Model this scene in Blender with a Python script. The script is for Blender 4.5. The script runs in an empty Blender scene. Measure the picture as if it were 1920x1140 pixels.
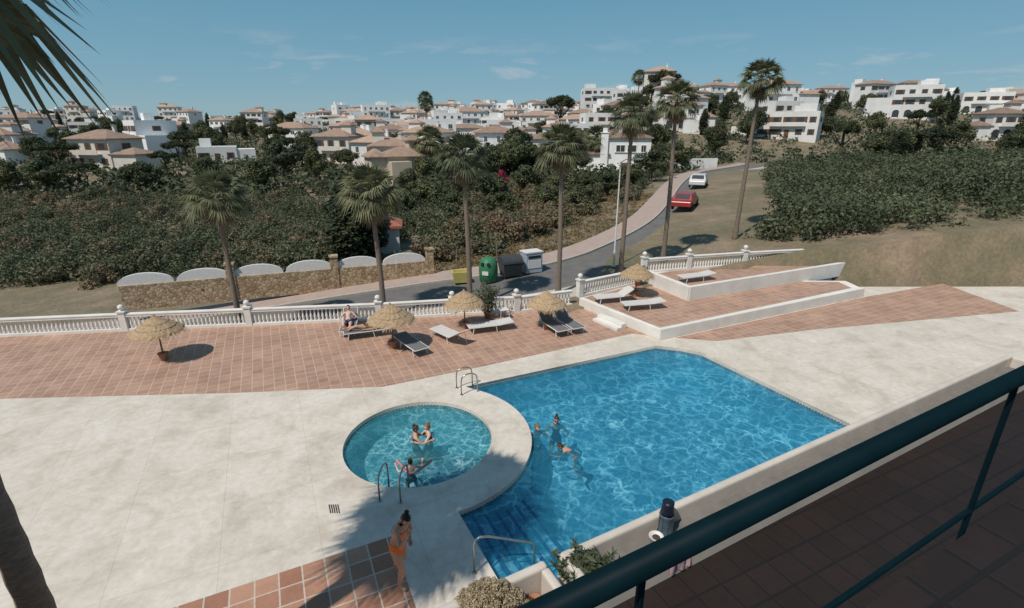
import bpy, math, random
import numpy as np
from mathutils import Vector, Matrix
D=bpy.data; sc=bpy.context.scene
random.seed(4); RNG=np.random.default_rng(4)
R=math.radians
A=R(25.5); U=Vector((math.cos(A),math.sin(A))); V=Vector((-math.sin(A),math.cos(A)))
# ---------------------------------------------------------------- materials
def _nodes(name):
    m=D.materials.new(name); m.use_nodes=True
    nt=m.node_tree; b=nt.nodes['Principled BSDF']
    return m,nt,b
def N(nt,t,**k):
    n=nt.nodes.new(t)
    for a,v in k.items(): setattr(n,a,v)
    return n
def c4(c): return (c[0],c[1],c[2],1)
def ramp(nt,fac,stops):
    r=nt.nodes.new('ShaderNodeValToRGB'); e=r.color_ramp.elements
    while len(e)<len(stops): e.new(0.5)
    for i,(p,c) in enumerate(stops): e[i].position=p; e[i].color=c4(c)
    nt.links.new(fac,r.inputs[0]); return r.outputs[0]
def mixc(nt,fac,a,b,blend='MIX'):
    m=nt.nodes.new('ShaderNodeMix'); m.data_type='RGBA'; m.blend_type=blend
    for s,v in ((m.inputs[0],fac),(m.inputs[6],a),(m.inputs[7],b)):
        if isinstance(v,(int,float)): s.default_value=v
        elif isinstance(v,tuple): s.default_value=c4(v)
        else: nt.links.new(v,s)
    return m.outputs[2]
def math_(nt,op,a,b=None,c=None):
    m=nt.nodes.new('ShaderNodeMath'); m.operation=op
    for i,v in enumerate((a,b,c)):
        if v is None: continue
        if isinstance(v,(int,float)): m.inputs[i].default_value=v
        else: nt.links.new(v,m.inputs[i])
    return m.outputs[0]
def noise(nt,vec,scale,detail=4,rough=.55,dist=0):
    n=N(nt,'ShaderNodeTexNoise'); n.inputs['Scale'].default_value=scale; n.inputs['Detail'].default_value=detail
    n.inputs['Roughness'].default_value=rough; n.inputs['Distortion'].default_value=dist
    nt.links.new(vec,n.inputs['Vector']); return n.outputs['Fac']
def objco(nt): return N(nt,'ShaderNodeTexCoord').outputs['Object']
def bump(nt,b,h,st,dist=.02):
    n=N(nt,'ShaderNodeBump'); n.inputs['Strength'].default_value=st; n.inputs['Distance'].default_value=dist
    nt.links.new(h,n.inputs['Height']); nt.links.new(n.outputs[0],b.inputs['Normal'])
def M(name,c1,c2=None,rough=.7,scale=3,bmp=0,bs=40,metal=0,rnd=0,spec=.3,stretch=None):
    m,nt,b=_nodes(name); co=objco(nt)
    if stretch:
        mp=N(nt,'ShaderNodeMapping'); mp.inputs['Scale'].default_value=stretch; nt.links.new(co,mp.inputs[0]); co=mp.outputs[0]
    if c2 is None: c2=tuple(x*.82 for x in c1)
    f=noise(nt,co,scale,6,.6)
    col=ramp(nt,f,[(.3,c2),(.68,c1)])
    if rnd:
        oi=N(nt,'ShaderNodeObjectInfo').outputs['Random']
        col=mixc(nt,1.0,col,ramp(nt,oi,[(0,(1-rnd,)*3),(1,(1+rnd*.3,)*3)]),'MULTIPLY')
    nt.links.new(col,b.inputs['Base Color'])
    b.inputs['Roughness'].default_value=rough; b.inputs['Metallic'].default_value=metal
    b.inputs['Specular IOR Level'].default_value=spec
    if bmp: bump(nt,b,noise(nt,co,bs,5),bmp)
    return m
def leafmat(name,c1,c2,scale=.8,c3=None,trans=.25):
    m,nt,b=_nodes(name); co=objco(nt)
    f=noise(nt,co,scale,4,.65)
    st=[(.35,c1),(.65,c2)]
    if c3: st=[(.3,c1),(.5,c2),(.64,c3)]
    col=ramp(nt,f,st)
    g=N(nt,'ShaderNodeNewGeometry').outputs['Random Per Island']
    col=mixc(nt,1.0,col,ramp(nt,g,[(0,(.7,.7,.7)),(1,(1.3,1.27,1.2))]),'MULTIPLY')
    oi=N(nt,'ShaderNodeObjectInfo').outputs['Random']
    col=mixc(nt,1.0,col,ramp(nt,oi,[(0,(.75,.8,.8)),(1,(1.3,1.2,1.05))]),'MULTIPLY')
    nt.links.new(col,b.inputs['Base Color']); b.inputs['Roughness'].default_value=.6
    b.inputs['Specular IOR Level'].default_value=.2
    t=N(nt,'ShaderNodeBsdfTranslucent'); nt.links.new(col,t.inputs[0])
    mx=N(nt,'ShaderNodeMixShader'); mx.inputs[0].default_value=trans
    nt.links.new(b.outputs[0],mx.inputs[1]); nt.links.new(t.outputs[0],mx.inputs[2])
    nt.links.new(mx.outputs[0],nt.nodes['Material Output'].inputs[0])
    return m
def tilemat(name,c1,c2,grout,size,rot=A,gw=.045):
    m,nt,b=_nodes(name); co=objco(nt)
    mp=N(nt,'ShaderNodeMapping'); mp.inputs['Rotation'].default_value=(0,0,-rot); nt.links.new(co,mp.inputs[0])
    br=N(nt,'ShaderNodeTexBrick'); br.offset=0; br.inputs['Scale'].default_value=1
    br.inputs['Brick Width'].default_value=size; br.inputs['Row Height'].default_value=size
    br.inputs['Mortar Size'].default_value=gw*size; br.inputs['Mortar Smooth'].default_value=.2; br.inputs['Bias'].default_value=0
    br.inputs['Color1'].default_value=c4(c1); br.inputs['Color2'].default_value=c4(c2); br.inputs['Mortar'].default_value=c4(grout)
    nt.links.new(mp.outputs[0],br.inputs['Vector'])
    col=mixc(nt,1.0,br.outputs[0],ramp(nt,noise(nt,co,.7,6,.7),[(.3,(.78,.75,.74)),(.7,(1.12,1.12,1.12))]),'MULTIPLY')
    col=mixc(nt,.6,col,ramp(nt,noise(nt,co,14,4,.7),[(.3,(.8,.8,.8)),(.7,(1.12,1.1,1.08))]),'MULTIPLY')
    nt.links.new(col,b.inputs['Base Color']); b.inputs['Roughness'].default_value=.65
    b.inputs['Specular IOR Level'].default_value=.3
    bump(nt,b,math_(nt,'SUBTRACT',1.0,br.outputs['Fac']),.5,.01)
    return m
white=M('white_plaster',(.76,.73,.68),(.64,.61,.56),.8,1.5,.15,30)
def deckmat():
    m,nt,b=_nodes('cream_concrete'); co=objco(nt)
    col=ramp(nt,noise(nt,co,.9,8,.65,.4),[(.3,(.51,.44,.365)),(.5,(.635,.57,.49)),(.72,(.71,.65,.575))])
    col=mixc(nt,.6,col,ramp(nt,noise(nt,co,5,6,.75),[(.35,(.80,.78,.75)),(.6,(1.05,1.05,1.05))]),'MULTIPLY')
    mp=N(nt,'ShaderNodeMapping'); mp.inputs['Rotation'].default_value=(0,0,-A); nt.links.new(co,mp.inputs[0])
    br=N(nt,'ShaderNodeTexBrick'); br.offset=0; br.inputs['Scale'].default_value=1
    br.inputs['Brick Width'].default_value=1.9; br.inputs['Row Height'].default_value=1.9
    br.inputs['Mortar Size'].default_value=.008; br.inputs['Color1'].default_value=(1,1,1,1); br.inputs['Color2'].default_value=(.95,.95,.94,1); br.inputs['Mortar'].default_value=(.82,.80,.78,1)
    nt.links.new(mp.outputs[0],br.inputs['Vector'])
    col=mixc(nt,1.0,col,br.outputs[0],'MULTIPLY')
    nt.links.new(col,b.inputs['Base Color']); b.inputs['Roughness'].default_value=.7
    bump(nt,b,noise(nt,co,60,4),.15)
    return m
cream_deck=deckmat()
tiles=tilemat('terracotta_tile',(.46,.285,.205),(.37,.225,.16),(.52,.41,.33),.34)
tiles_near=tilemat('terracotta_tile_near',(.50,.29,.20),(.34,.17,.11),(.56,.47,.39),.42,gw=.04)
dark_tile=tilemat('shade_darkened_tile',(.024,.015,.013),(.019,.013,.011),(.012,.010,.009),.3)  # dark tile, darkened further to paint in shade missing on the balcony
asphalt=M('asphalt',(.165,.155,.145),(.12,.115,.108),.9,1.2,.2,80)
pave=M('pink_pavement',(.42,.32,.27),(.35,.27,.23),.85,2,.1,60)
kerbm=M('kerb_stone',(.45,.41,.36),(.35,.32,.28),.85,4)
straw=M('straw_thatch',(.50,.36,.22),(.29,.20,.12),.95,10,.8,60,rnd=.15)
wood=M('weathered_wood',(.20,.14,.09),(.12,.085,.055),.8,8,.2,30)
trunkm=M('palm_trunk_bark',(.25,.195,.15),(.14,.105,.08),.95,9,.9,14,stretch=(1,1,4))
barkm=M('tree_bark',(.12,.085,.06),(.06,.045,.03),.95,8,.5,20)
steel=M('brushed_steel',(.45,.42,.38),(.34,.32,.29),.3,10,metal=.8)
terracotta=M('terracotta_pot',(.40,.19,.11),(.30,.14,.08),.8,8)
fabw=M('white_sling_fabric',(.62,.60,.57),(.52,.50,.47),.8,20)
fabg=M('grey_sling_fabric',(.19,.185,.185),(.14,.135,.135),.8,20)
plw=M('white_painted_metal',(.7,.68,.65),(.6,.58,.55),.5,8)
dark=M('dark_glass',(.055,.06,.065),(.035,.04,.045),.2,3,spec=.6)
rooft=M('clay_roof_tile',(.44,.31,.235),(.30,.20,.15),.9,1.2,.6,9,rnd=.4)
def wallvar(n,c): return M(n,c,tuple(x*.86 for x in c),.85,.6,.05,20,rnd=.12)
WM=[wallvar('whitewash_wall',(.80,.78,.75)),wallvar('cream_wall',(.74,.68,.60)),wallvar('sand_wall',(.60,.50,.39)),wallvar('pale_wall',(.84,.83,.81))]
teal=M('dark_teal_paint',(.003,.014,.019),(.002,.010,.014),.5,6,spec=.05)
soil=M('potting_soil',(.10,.07,.05),(.05,.035,.025),.95,20,.6,40)
shutter=M('wood_shutter',(.16,.08,.045),None,.7,5)
# ---------------------------------------------------------------- mesh builder
class MB:
    def __init__(s): s.v=[];s.f=[];s.m=[]
    def add(s,v,f,mi=0):
        o=len(s.v); s.v+= [tuple(p) for p in v]; s.f+=[tuple(i+o for i in q) for q in f]; s.m+=[mi]*len(f); return s
    def box(s,c,d,rz=0,mi=0,rx=0):
        Mx=Matrix.Translation(c)@Matrix.Rotation(rz,4,'Z')@Matrix.Rotation(rx,4,'X')
        v=[Mx@Vector((x*d[0]/2,y*d[1]/2,z*d[2]/2)) for x in(-1,1) for y in(-1,1) for z in(-1,1)]
        return s.add(v,[(0,1,3,2),(4,6,7,5),(0,4,5,1),(2,3,7,6),(0,2,6,4),(1,5,7,3)],mi)
    def tube(s,pts,rs,n=8,mi=0,caps=True):
        pts=[Vector(p) for p in pts]
        if isinstance(rs,(int,float)): rs=[rs]*len(pts)
        v=[];f=[];ref=None
        for i,p in enumerate(pts):
            t=(pts[min(i+1,len(pts)-1)]-pts[max(i-1,0)]).normalized()
            if ref is None: ref=t.orthogonal().normalized()
            x=(ref-t*ref.dot(t)).normalized(); ref=x; y=t.cross(x)
            for k in range(n):
                a=2*math.pi*k/n; v.append(p+(x*math.cos(a)+y*math.sin(a))*rs[i])
        for i in range(len(pts)-1):
            for k in range(n):
                k2=(k+1)%n; f.append((i*n+k,i*n+k2,(i+1)*n+k2,(i+1)*n+k))
        if caps: f.append(tuple(range(n))[::-1]); f.append(tuple((len(pts)-1)*n+k for k in range(n)))
        return s.add(v,f,mi)
    def lathe(s,prof,n=16,c=(0,0,0),mi=0,jit=0):
        v=[];f=[]
        for i,(r,z) in enumerate(prof):
            for k in range(n):
                a=2*math.pi*k/n; rr=r*(1+random.uniform(-jit,jit))
                v.append((c[0]+rr*math.cos(a),c[1]+rr*math.sin(a),c[2]+z+random.uniform(-jit,jit)*.3))
        for i in range(len(prof)-1):
            for k in range(n):
                k2=(k+1)%n; f.append((i*n+k,i*n+k2,(i+1)*n+k2,(i+1)*n+k))
        f.append(tuple(range(n))[::-1]); f.append(tuple((len(prof)-1)*n+k for k in range(n)))
        return s.add(v,f,mi)
    def ell(s,c,r,nu=12,nv=8,mi=0,Mx=None,fn=None,keep=None):
        v=[];f=[];loc=[]
        for j in range(nv+1):
            th=math.pi*j/nv
            for i in range(nu):
                a=2*math.pi*i/nu; p=Vector((math.sin(th)*math.cos(a),math.sin(th)*math.sin(a),math.cos(th))); loc.append(p.copy())
                if fn: p=fn(p)
                p=Vector((p[0]*r[0],p[1]*r[1],p[2]*r[2]))
                if Mx: p=Mx@p
                v.append(p+Vector(c))
        for j in range(nv):
            for i in range(nu):
                q=(j*nu+i,(j+1)*nu+i,(j+1)*nu+(i+1)%nu,j*nu+(i+1)%nu)
                if keep and not keep(sum((loc[t] for t in q),Vector())/4): continue
                f.append(q)
        return s.add(v,f,mi)
    def prism(s,poly,z0,z1,mi=0):
        n=len(poly); v=[(p[0],p[1],z0) for p in poly]+[(p[0],p[1],z1) for p in poly]
        f=[(i,(i+1)%n,(i+1)%n+n,i+n) for i in range(n)]+[tuple(range(n))[::-1],tuple(range(n,2*n))]
        return s.add(v,f,mi)
    def mesh(s,name,mats,smooth=False):
        me=D.meshes.new(name); me.from_pydata(s.v,[],s.f)
        for m in (mats if isinstance(mats,list) else [mats]): me.materials.append(m)
        me.polygons.foreach_set('material_index',s.m)
        if smooth: me.polygons.foreach_set('use_smooth',[True]*len(s.f))
        me.update(); return me
def O(name,data,parent=None,loc=(0,0,0),rz=0,**props):
    o=D.objects.new(name,data); sc.collection.objects.link(o); o.location=loc; o.rotation_euler=(0,0,rz)
    if parent: o.parent=parent
    for k,v in props.items(): o[k]=v
    return o
def T(name,label,cat,loc=(0,0,0),rz=0,group=None,scale=1):
    o=O(name,None,None,loc,rz,label=label,category=cat); o.empty_display_size=.2
    if group: o['group']=group
    o.scale=(scale,)*3; return o
def bevel(o,w=.01,seg=2):
    m=o.modifiers.new('b','BEVEL'); m.width=w; m.segments=seg; m.limit_method='ANGLE'; return o
def copy_thing(root,loc,rz,scale=None,label=None):
    n=root.copy(); sc.collection.objects.link(n); n.location=loc; n.rotation_euler=(0,0,rz)
    if scale: n.scale=(scale,)*3 if isinstance(scale,(int,float)) else scale
    if label: n['label']=label
    def rec(a,b):
        for ch in a.children:
            c=ch.copy(); sc.collection.objects.link(c); c.parent=b; rec(ch,c)
    rec(root,n); return n
def slab(name,outer,holes,ztop,thick,mat,kind='structure'):
    cu=D.curves.new(name,'CURVE'); cu.dimensions='2D'; cu.fill_mode='BOTH'; cu.extrude=thick/2
    for poly in [outer]+holes:
        sp=cu.splines.new('POLY'); sp.points.add(len(poly)-1)
        for i,p in enumerate(poly): sp.points[i].co=(p[0],p[1],0,1)
        sp.use_cyclic_u=True
    ob=D.objects.new('tmp',cu); sc.collection.objects.link(ob)
    dg=bpy.context.evaluated_depsgraph_get(); me=D.meshes.new_from_object(ob.evaluated_get(dg))
    D.objects.remove(ob)
    for v in me.vertices: v.co.z+=ztop-thick/2
    me.materials.clear(); me.materials.append(mat); me.name=name
    o=O(name,me)
    if kind: o['kind']=kind
    return o
def P2(o,u,v): return (o[0]+U.x*u+V.x*v, o[1]+U.y*u+V.y*v)
# ---------------------------------------------------------------- terrain
def ss(a,b,x):
    t=np.clip((x-a)/(b-a),0,1); return t*t*(3-2*t)
BX=[-60,-30,-7.67,-2.9,.25,3.02,3.3,6.65,9.4,14,40]; BY=[12,18.3,21.2,22.0,22.4,23.4,23.6,25.7,26.9,28.5,30]
def terr(x,y):
    x=np.asarray(x,float); y=np.asarray(y,float)
    zr=np.interp(x,[-60,-20,-9.4,-5,1.7,5,9.3,12.5,16.2,22,40,100],[-3,-1.6,-.7,-.4,0,.2,.7,1.1,1.6,2.3,4,7])
    b=ss(45,120,y); s=x/np.maximum(y,1)
    far=11.5*ss(105,430,y)+12*ss(.06,.28,s)*ss(85,210,y)+2*np.sin(x*.013+1)*ss(200,500,y)+10*ss(500,1500,y)
    h=zr*(1-b)+far*b
    under=y<np.interp(x,BX,BY)-1.4
    return np.where(under,-3.0,h)
def tz(x,y): return float(terr(x,y))
def axis(dense0,dense1,step,lo,hi):
    a=list(np.arange(dense0,dense1,step)); s=step; x=a[-1]
    while x<hi: s*=1.12; x+=s; a.append(x)
    s=step; x=a[0]
    while x>lo: s*=1.12; x-=s; a.insert(0,x)
    return np.array(a)
xs=axis(-24,30,.8,-3500,3500); ys=axis(14,75,.8,-60,6000)
X,Y=np.meshgrid(xs,ys); Z=terr(X,Y)
gv=np.stack([X,Y,Z],-1).reshape(-1,3); nx=len(xs); ny=len(ys)
gf=[(j*nx+i,j*nx+i+1,(j+1)*nx+i+1,(j+1)*nx+i) for j in range(ny-1) for i in range(nx-1)]
def groundmat():
    m,nt,b=_nodes('dry_earth'); co=objco(nt)
    col=ramp(nt,noise(nt,co,.25,8,.7),[(.3,(.12,.115,.065)),(.5,(.20,.16,.10)),(.7,(.32,.23,.16))])
    col=mixc(nt,.7,col,ramp(nt,noise(nt,co,5,5,.7),[(.3,(.55,.55,.5)),(.7,(1.2,1.2,1.2))]),'MULTIPLY')
    nt.links.new(col,b.inputs['Base Color']); b.inputs['Roughness'].default_value=.95
    bump(nt,b,noise(nt,co,4,6,.7),.8,.1); return m
me=D.meshes.new('ground'); me.from_pydata(gv.tolist(),[],gf); me.materials.append(groundmat())
me.polygons.foreach_set('use_smooth',[True]*len(gf)); O('ground',me,kind='structure')
mv=[];mf=[];nn=160
for i in range(nn+1):
    x=-5200+i*(10400/nn)
    h=60+ 185*math.exp(-((x+180)/460)**2)+18*math.sin(x*.004)+9*math.sin(x*.017+1)+7*math.sin(x*.043)
    for k,(yy,zz) in enumerate(((4300,-10),(4600,h*.55+random.uniform(-6,6)),(4900,h))): mv.append((x,yy,zz))
for i in range(nn):
    for k in range(2): a=i*3+k; mf.append((a,a+3,a+4,a+1))
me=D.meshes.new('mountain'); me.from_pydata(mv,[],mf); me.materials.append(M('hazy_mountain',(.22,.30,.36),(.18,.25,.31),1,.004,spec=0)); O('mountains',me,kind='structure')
# ---------------------------------------------------------------- road
F=[(-70,8),(-45,16),(-30,20.6),(-16,24.6),(-9.4,26.5),(-5.15,27.9),(-1.5,28.9),(1.7,30.3),(5,32.9),(9.3,37.9),(12.5,43.2),(16.2,51.6),(20.5,62),(27,76),(36,91),(48,106)]
def catmull(P,step=6):
    P=[Vector(p) for p in P]; out=[]
    for i in range(len(P)-1):
        p0=P[max(i-1,0)];p1=P[i];p2=P[i+1];p3=P[min(i+2,len(P)-1)]
        for k in range(step):
            t=k/step; out.append(.5*((2*p1)+(p2-p0)*t+(2*p0-5*p1+4*p2-p3)*t*t+(3*p1-p0-3*p2+p3)*t**3))
    out.append(P[-1]); return out
FP=catmull(F,8)
FX=np.array([p.x for p in FP]); FY=np.array([p.y for p in FP])
def ribbon(name,prof,mat):
    v=[];f=[];k=len(prof)
    for i,p in enumerate(FP):
        t=(FP[min(i+1,len(FP)-1)]-FP[max(i-1,0)]).normalized(); r=Vector((t.y,-t.x))
        zc=tz(*p)
        zb=float(np.interp(p.x,[-70,-20,-9.4,-5,1.7,5,9.3,12.5,16.2,22,40],[-3.2,-1.6,-.7,-.4,0,.2,.7,1.1,1.6,2.3,4])) if p.y<45 else zc
        for off,dz in prof:
            q=p+r*off; v.append((q.x,q.y,(zb+tz(q.x,q.y))/2+dz if tz(q.x,q.y)>-2.9 else zb+dz))
    for i in range(len(FP)-1):
        for j in range(k-1): a=i*k+j; f.append((a,a+1,a+k+1,a+k))
    me=D.meshes.new(name); me.from_pydata(v,[],f); me.materials.append(mat); return O(name,me,kind='structure')
ribbon('road',[(-.05,.05),(1.1,.065),(2.3,.07),(3.4,.065),(4.6,.05)],asphalt)
ribbon('pavement',[(-2.1,-.1),(-2.1,.17),(-.17,.17)],pave)
ribbon('kerb',[(-.168,.176),(0,.17),(0,-.02)],kerbm)
ribbon('near_pavement',[(4.55,-.02),(4.55,.17),(6.1,.17),(6.1,-.1)],M('pale_pavement',(.50,.45,.39),(.40,.36,.31),.85,2,.1,60))
# ---------------------------------------------------------------- pool complex
KC=(-2.6,12.1); KR=2.03; OR=3.15
kid=[(KC[0]+KR*math.cos(2*math.pi*i/72),KC[1]+KR*math.sin(2*math.pi*i/72)) for i in range(72)]
a0=math.atan2(14.98-KC[1],-1.35-KC[0]); a1=math.atan2(9.29-KC[1],-1.23-KC[0])
arc=[(KC[0]+OR*math.cos(a0+(a1-a0)*i/40),KC[1]+OR*math.sin(a0+(a1-a0)*i/40)) for i in range(41)]
nc=(.18,6.6)
far_r=(10.6,6.6+10.42*math.tan(A))
main=[(-1.55,15.12)]+arc[0:]+[nc,far_r,(7.75,17.0),(7.3,17.85),(6.69,18.2),(5.74,18.5)]
outer=[(-45,-6),(45,-6),(45,26.5),(14,26.4),(9.4,26.6),(6.65,25.4),(3.02,23.5),(.25,22.55),(-2.9,22.15),(-7.67,21.35),(-30,18.6),(-45,15.8)]
slab('pool_deck',outer,[main,kid],0,.1,cream_deck)
slab('tiled_terrace',[(-1.16,16.6),(5.1,19.75),(5.75,19.55),(3.1,23.35),(.25,22.4),(-2.9,22.0),(-7.67,21.2),(-30,18.4),(-30,13.6),(-9,14.7),(-5.69,15.0),(-4.29,15.12)],[],.006,.008,tiles)
slab('tiled_side_terrace',[(6.75,19.3),(18,24.58),(24,27),(24,22.5),(13,20.2),(8.3,18.95)],[],.006,.008,tiles)
pc=(-2.55,8.54)
slab('tiled_patio',[pc,P2(pc,-14,0),P2(pc,-14,-11),P2(pc,0,-11)],[],.006,.008,tiles_near)
def mosaic(nm,c1,c2,c3):
    m,nt,b=_nodes(nm); co=objco(nt)
    br=N(nt,'ShaderNodeTexBrick'); br.offset=0; br.inputs['Scale'].default_value=1
    br.inputs['Brick Width'].default_value=.12; br.inputs['Row Height'].default_value=.12; br.inputs['Mortar Size'].default_value=.004
    br.inputs['Color1'].default_value=c4(c1); br.inputs['Color2'].default_value=c4(c2); br.inputs['Mortar'].default_value=c4(c3)
    nt.links.new(co,br.inputs['Vector'])
    nt.links.new(br.outputs[0],b.inputs['Base Color']); b.inputs['Roughness'].default_value=.5; return m
mos=mosaic('pool_mosaic',(.43,.70,.77),(.39,.66,.74),(.5,.72,.78))
mos2=mosaic('kid_pool_mosaic',(.52,.72,.76),(.48,.68,.73),(.56,.74,.77))
mosd=mosaic('dark_blue_nosing',(.05,.18,.38),(.045,.15,.33),(.10,.25,.45))
def bandmat():
    m,nt,b=_nodes('waterline_band'); co=N(nt,'ShaderNodeTexCoord').outputs['UV']
    br=N(nt,'ShaderNodeTexBrick'); br.offset=.5; br.inputs['Scale'].default_value=1
    br.inputs['Brick Width'].default_value=.10; br.inputs['Row Height'].default_value=.05; br.inputs['Mortar Size'].default_value=.012
    br.inputs['Color1'].default_value=(.03,.05,.07,1); br.inputs['Color2'].default_value=(.05,.08,.10,1); br.inputs['Mortar'].default_value=(.55,.56,.53,1)
    nt.links.new(co,br.inputs['Vector']); nt.links.new(br.outputs[0],b.inputs['Base Color']); b.inputs['Roughness'].default_value=.3; return m
band=bandmat()
def basin(name,poly,depth,mat,bandh=.13):
    n=len(poly); v=[];f=[];mi=[];uv=[]
    L=0; cum=[0]
    for i in range(n):
        q=poly[(i+1)%n]; L+=math.dist(poly[i],q); cum.append(L)
    levels=[-.1,-.1-bandh,-depth]
    for k in range(2):
        for i in range(n):
            a=poly[i]; b_=poly[(i+1)%n]; o=len(v)
            v+= [(a[0],a[1],levels[k]),(b_[0],b_[1],levels[k]),(b_[0],b_[1],levels[k+1]),(a[0],a[1],levels[k+1])]
            f.append((o,o+1,o+2,o+3)); mi.append(1 if k==0 else 0)
            uv+=[(cum[i],levels[k]),(cum[i+1],levels[k]),(cum[i+1],levels[k+1]),(cum[i],levels[k+1])]
    me=D.meshes.new(name); me.from_pydata(v,[],f); me.materials.append(mat); me.materials.append(band)
    me.polygons.foreach_set('material_index',mi); ul=me.uv_layers.new(name='UVMap')
    for i,l in enumerate(me.loops): ul.data[i].uv=uv[l.vertex_index]
    O(name,me,kind='structure')
    slab(name+'_floor',poly,[],-depth,.01,mat)
basin('swimming_pool',main,1.5,mos)
basin('paddling_pool',kid,.85,mos2,.16)
for i in range(6):
    mb=MB(); top=-.26-.15*i
    a_,b_=.34*i-.02,.34*(i+1)
    q=[P2(arc[-1],a_,1.3),P2(arc[-1],b_,1.3),P2(nc,b_,0.002),P2(nc,a_,0.002)]
    mb.prism(q[::-1],-1.49,top)
    q=[P2(arc[-1],b_-.07,1.3),P2(arc[-1],b_+.005,1.3),P2(nc,b_+.005,0.004),P2(nc,b_-.07,0.004)]
    mb.prism(q[::-1],top-.16,top+.006,1); O('pool_step_surface',mb.mesh('pool_step',[mos,mosd]),kind='structure')
def water(name,tdark,tbright,scale,turb,tcol,th=1.0):
    m,nt,b=_nodes(name); nt.nodes.remove(b); co=objco(nt)
    nz=N(nt,'ShaderNodeTexNoise'); nz.inputs['Scale'].default_value=1.5*scale; nz.inputs['Detail'].default_value=3
    nt.links.new(co,nz.inputs['Vector'])
    w=N(nt,'ShaderNodeVectorMath',operation='MULTIPLY_ADD'); nt.links.new(nz.outputs['Color'],w.inputs[0]); w.inputs[1].default_value=(1.0/scale,)*3; nt.links.new(co,w.inputs[2])
    def caustic_net(sc_,th):
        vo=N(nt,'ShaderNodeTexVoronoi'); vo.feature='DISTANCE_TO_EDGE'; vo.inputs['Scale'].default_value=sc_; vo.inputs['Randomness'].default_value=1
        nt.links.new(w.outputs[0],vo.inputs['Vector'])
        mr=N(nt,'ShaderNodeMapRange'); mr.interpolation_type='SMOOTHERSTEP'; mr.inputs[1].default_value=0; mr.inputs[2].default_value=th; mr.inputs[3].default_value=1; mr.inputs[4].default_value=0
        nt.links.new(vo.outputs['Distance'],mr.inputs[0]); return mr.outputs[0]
    n1=caustic_net(2.0*scale,.14*th); n2=caustic_net(4.4*scale,.11*th)
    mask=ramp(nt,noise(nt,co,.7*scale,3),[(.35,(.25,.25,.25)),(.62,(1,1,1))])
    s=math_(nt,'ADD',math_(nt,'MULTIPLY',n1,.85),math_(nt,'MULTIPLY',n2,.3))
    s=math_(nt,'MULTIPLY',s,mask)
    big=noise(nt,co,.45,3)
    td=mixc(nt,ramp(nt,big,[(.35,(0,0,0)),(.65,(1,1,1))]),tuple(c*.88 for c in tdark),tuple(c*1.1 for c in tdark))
    col=mixc(nt,s,td,tbright)  # caustic light net painted into the surface tint, brighter than white
    tr=N(nt,'ShaderNodeBsdfTransparent'); nt.links.new(col,tr.inputs[0])
    di=N(nt,'ShaderNodeBsdfDiffuse'); di.inputs[0].default_value=c4(tcol)
    m0=N(nt,'ShaderNodeMixShader'); m0.inputs[0].default_value=turb; nt.links.new(tr.outputs[0],m0.inputs[1]); nt.links.new(di.outputs[0],m0.inputs[2])
    gl=N(nt,'ShaderNodeBsdfGlossy'); gl.inputs['Roughness'].default_value=.06
    bp=N(nt,'ShaderNodeBump'); bp.inputs['Strength'].default_value=.7; bp.inputs['Distance'].default_value=.07
    nt.links.new(noise(nt,w.outputs[0],2.2*scale,3),bp.inputs['Height']); nt.links.new(bp.outputs[0],gl.inputs['Normal']); nt.links.new(bp.outputs[0],di.inputs['Normal'])
    fr=N(nt,'ShaderNodeFresnel'); fr.inputs[0].default_value=1.33; nt.links.new(bp.outputs[0],fr.inputs['Normal'])
    mx=N(nt,'ShaderNodeMixShader'); nt.links.new(fr.outputs[0],mx.inputs[0]); nt.links.new(m0.outputs[0],mx.inputs[1]); nt.links.new(gl.outputs[0],mx.inputs[2])
    nt.links.new(mx.outputs[0],nt.nodes['Material Output'].inputs[0]); return m
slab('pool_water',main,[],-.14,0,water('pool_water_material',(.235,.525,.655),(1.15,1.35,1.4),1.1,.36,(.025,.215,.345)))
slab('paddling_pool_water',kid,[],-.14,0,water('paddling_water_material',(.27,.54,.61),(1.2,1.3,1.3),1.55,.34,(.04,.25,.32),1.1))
# upper terraces
Q0=(6.0,19.2); Q1=(3.28,23.3)
slab('raised_terrace_base',[Q0,(18,24.9),(18,26.2),(9.0,26.4),(6.65,25.6),Q1],[],.40,.398,white)
slab('raised_tiled_terrace',[(6.12,19.42),(17.5,24.9),(17.5,26.0),(9.0,26.2),(6.65,25.5),(3.5,23.35)],[],.406,.008,tiles)
def wallseg(mb,p,q,w,z0,z1,mi=0):
    c=((p[0]+q[0])/2,(p[1]+q[1])/2,(z0+z1)/2); mb.box(c,(math.dist(p,q),w,z1-z0),math.atan2(q[1]-p[1],q[0]-p[0]),mi)
mb=MB(); wallseg(mb,(6.08,19.1),(3.3,23.15),.17,.0,.47); wallseg(mb,(6.0,19.12),(18,24.75),.17,.001,.467)
bevel(O('low_terrace_wall',mb.mesh('low_terrace_wall',white),label='low white plastered kerb wall around the raised terrace',category='wall'),.02)
mb=MB(); sc0=(4.6,20.95); dr=math.atan2(4.05,-2.78)
for i in range(2):
    off=.2+.28*i; mb.box((sc0[0]-.82*off-.05,sc0[1]-.56*off,(.26-.13*i)/2),(1.5,.30,.26-.13*i),dr)
bevel(O('terrace_steps',mb.mesh('terrace_steps',white),label='short white steps up to the raised terrace',category='steps'),.015)
slab('highest_terrace_base',[(7.15,26.1),(8.5,22.95),(22,29.2),(22,29.8),(9.4,26.9)],[],.88,.86,white)
slab('highest_tiled_terrace',[(7.5,25.9),(8.75,23.3),(22,29.35),(22,29.6),(9.4,26.7)],[],.888,.008,tiles)
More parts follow.
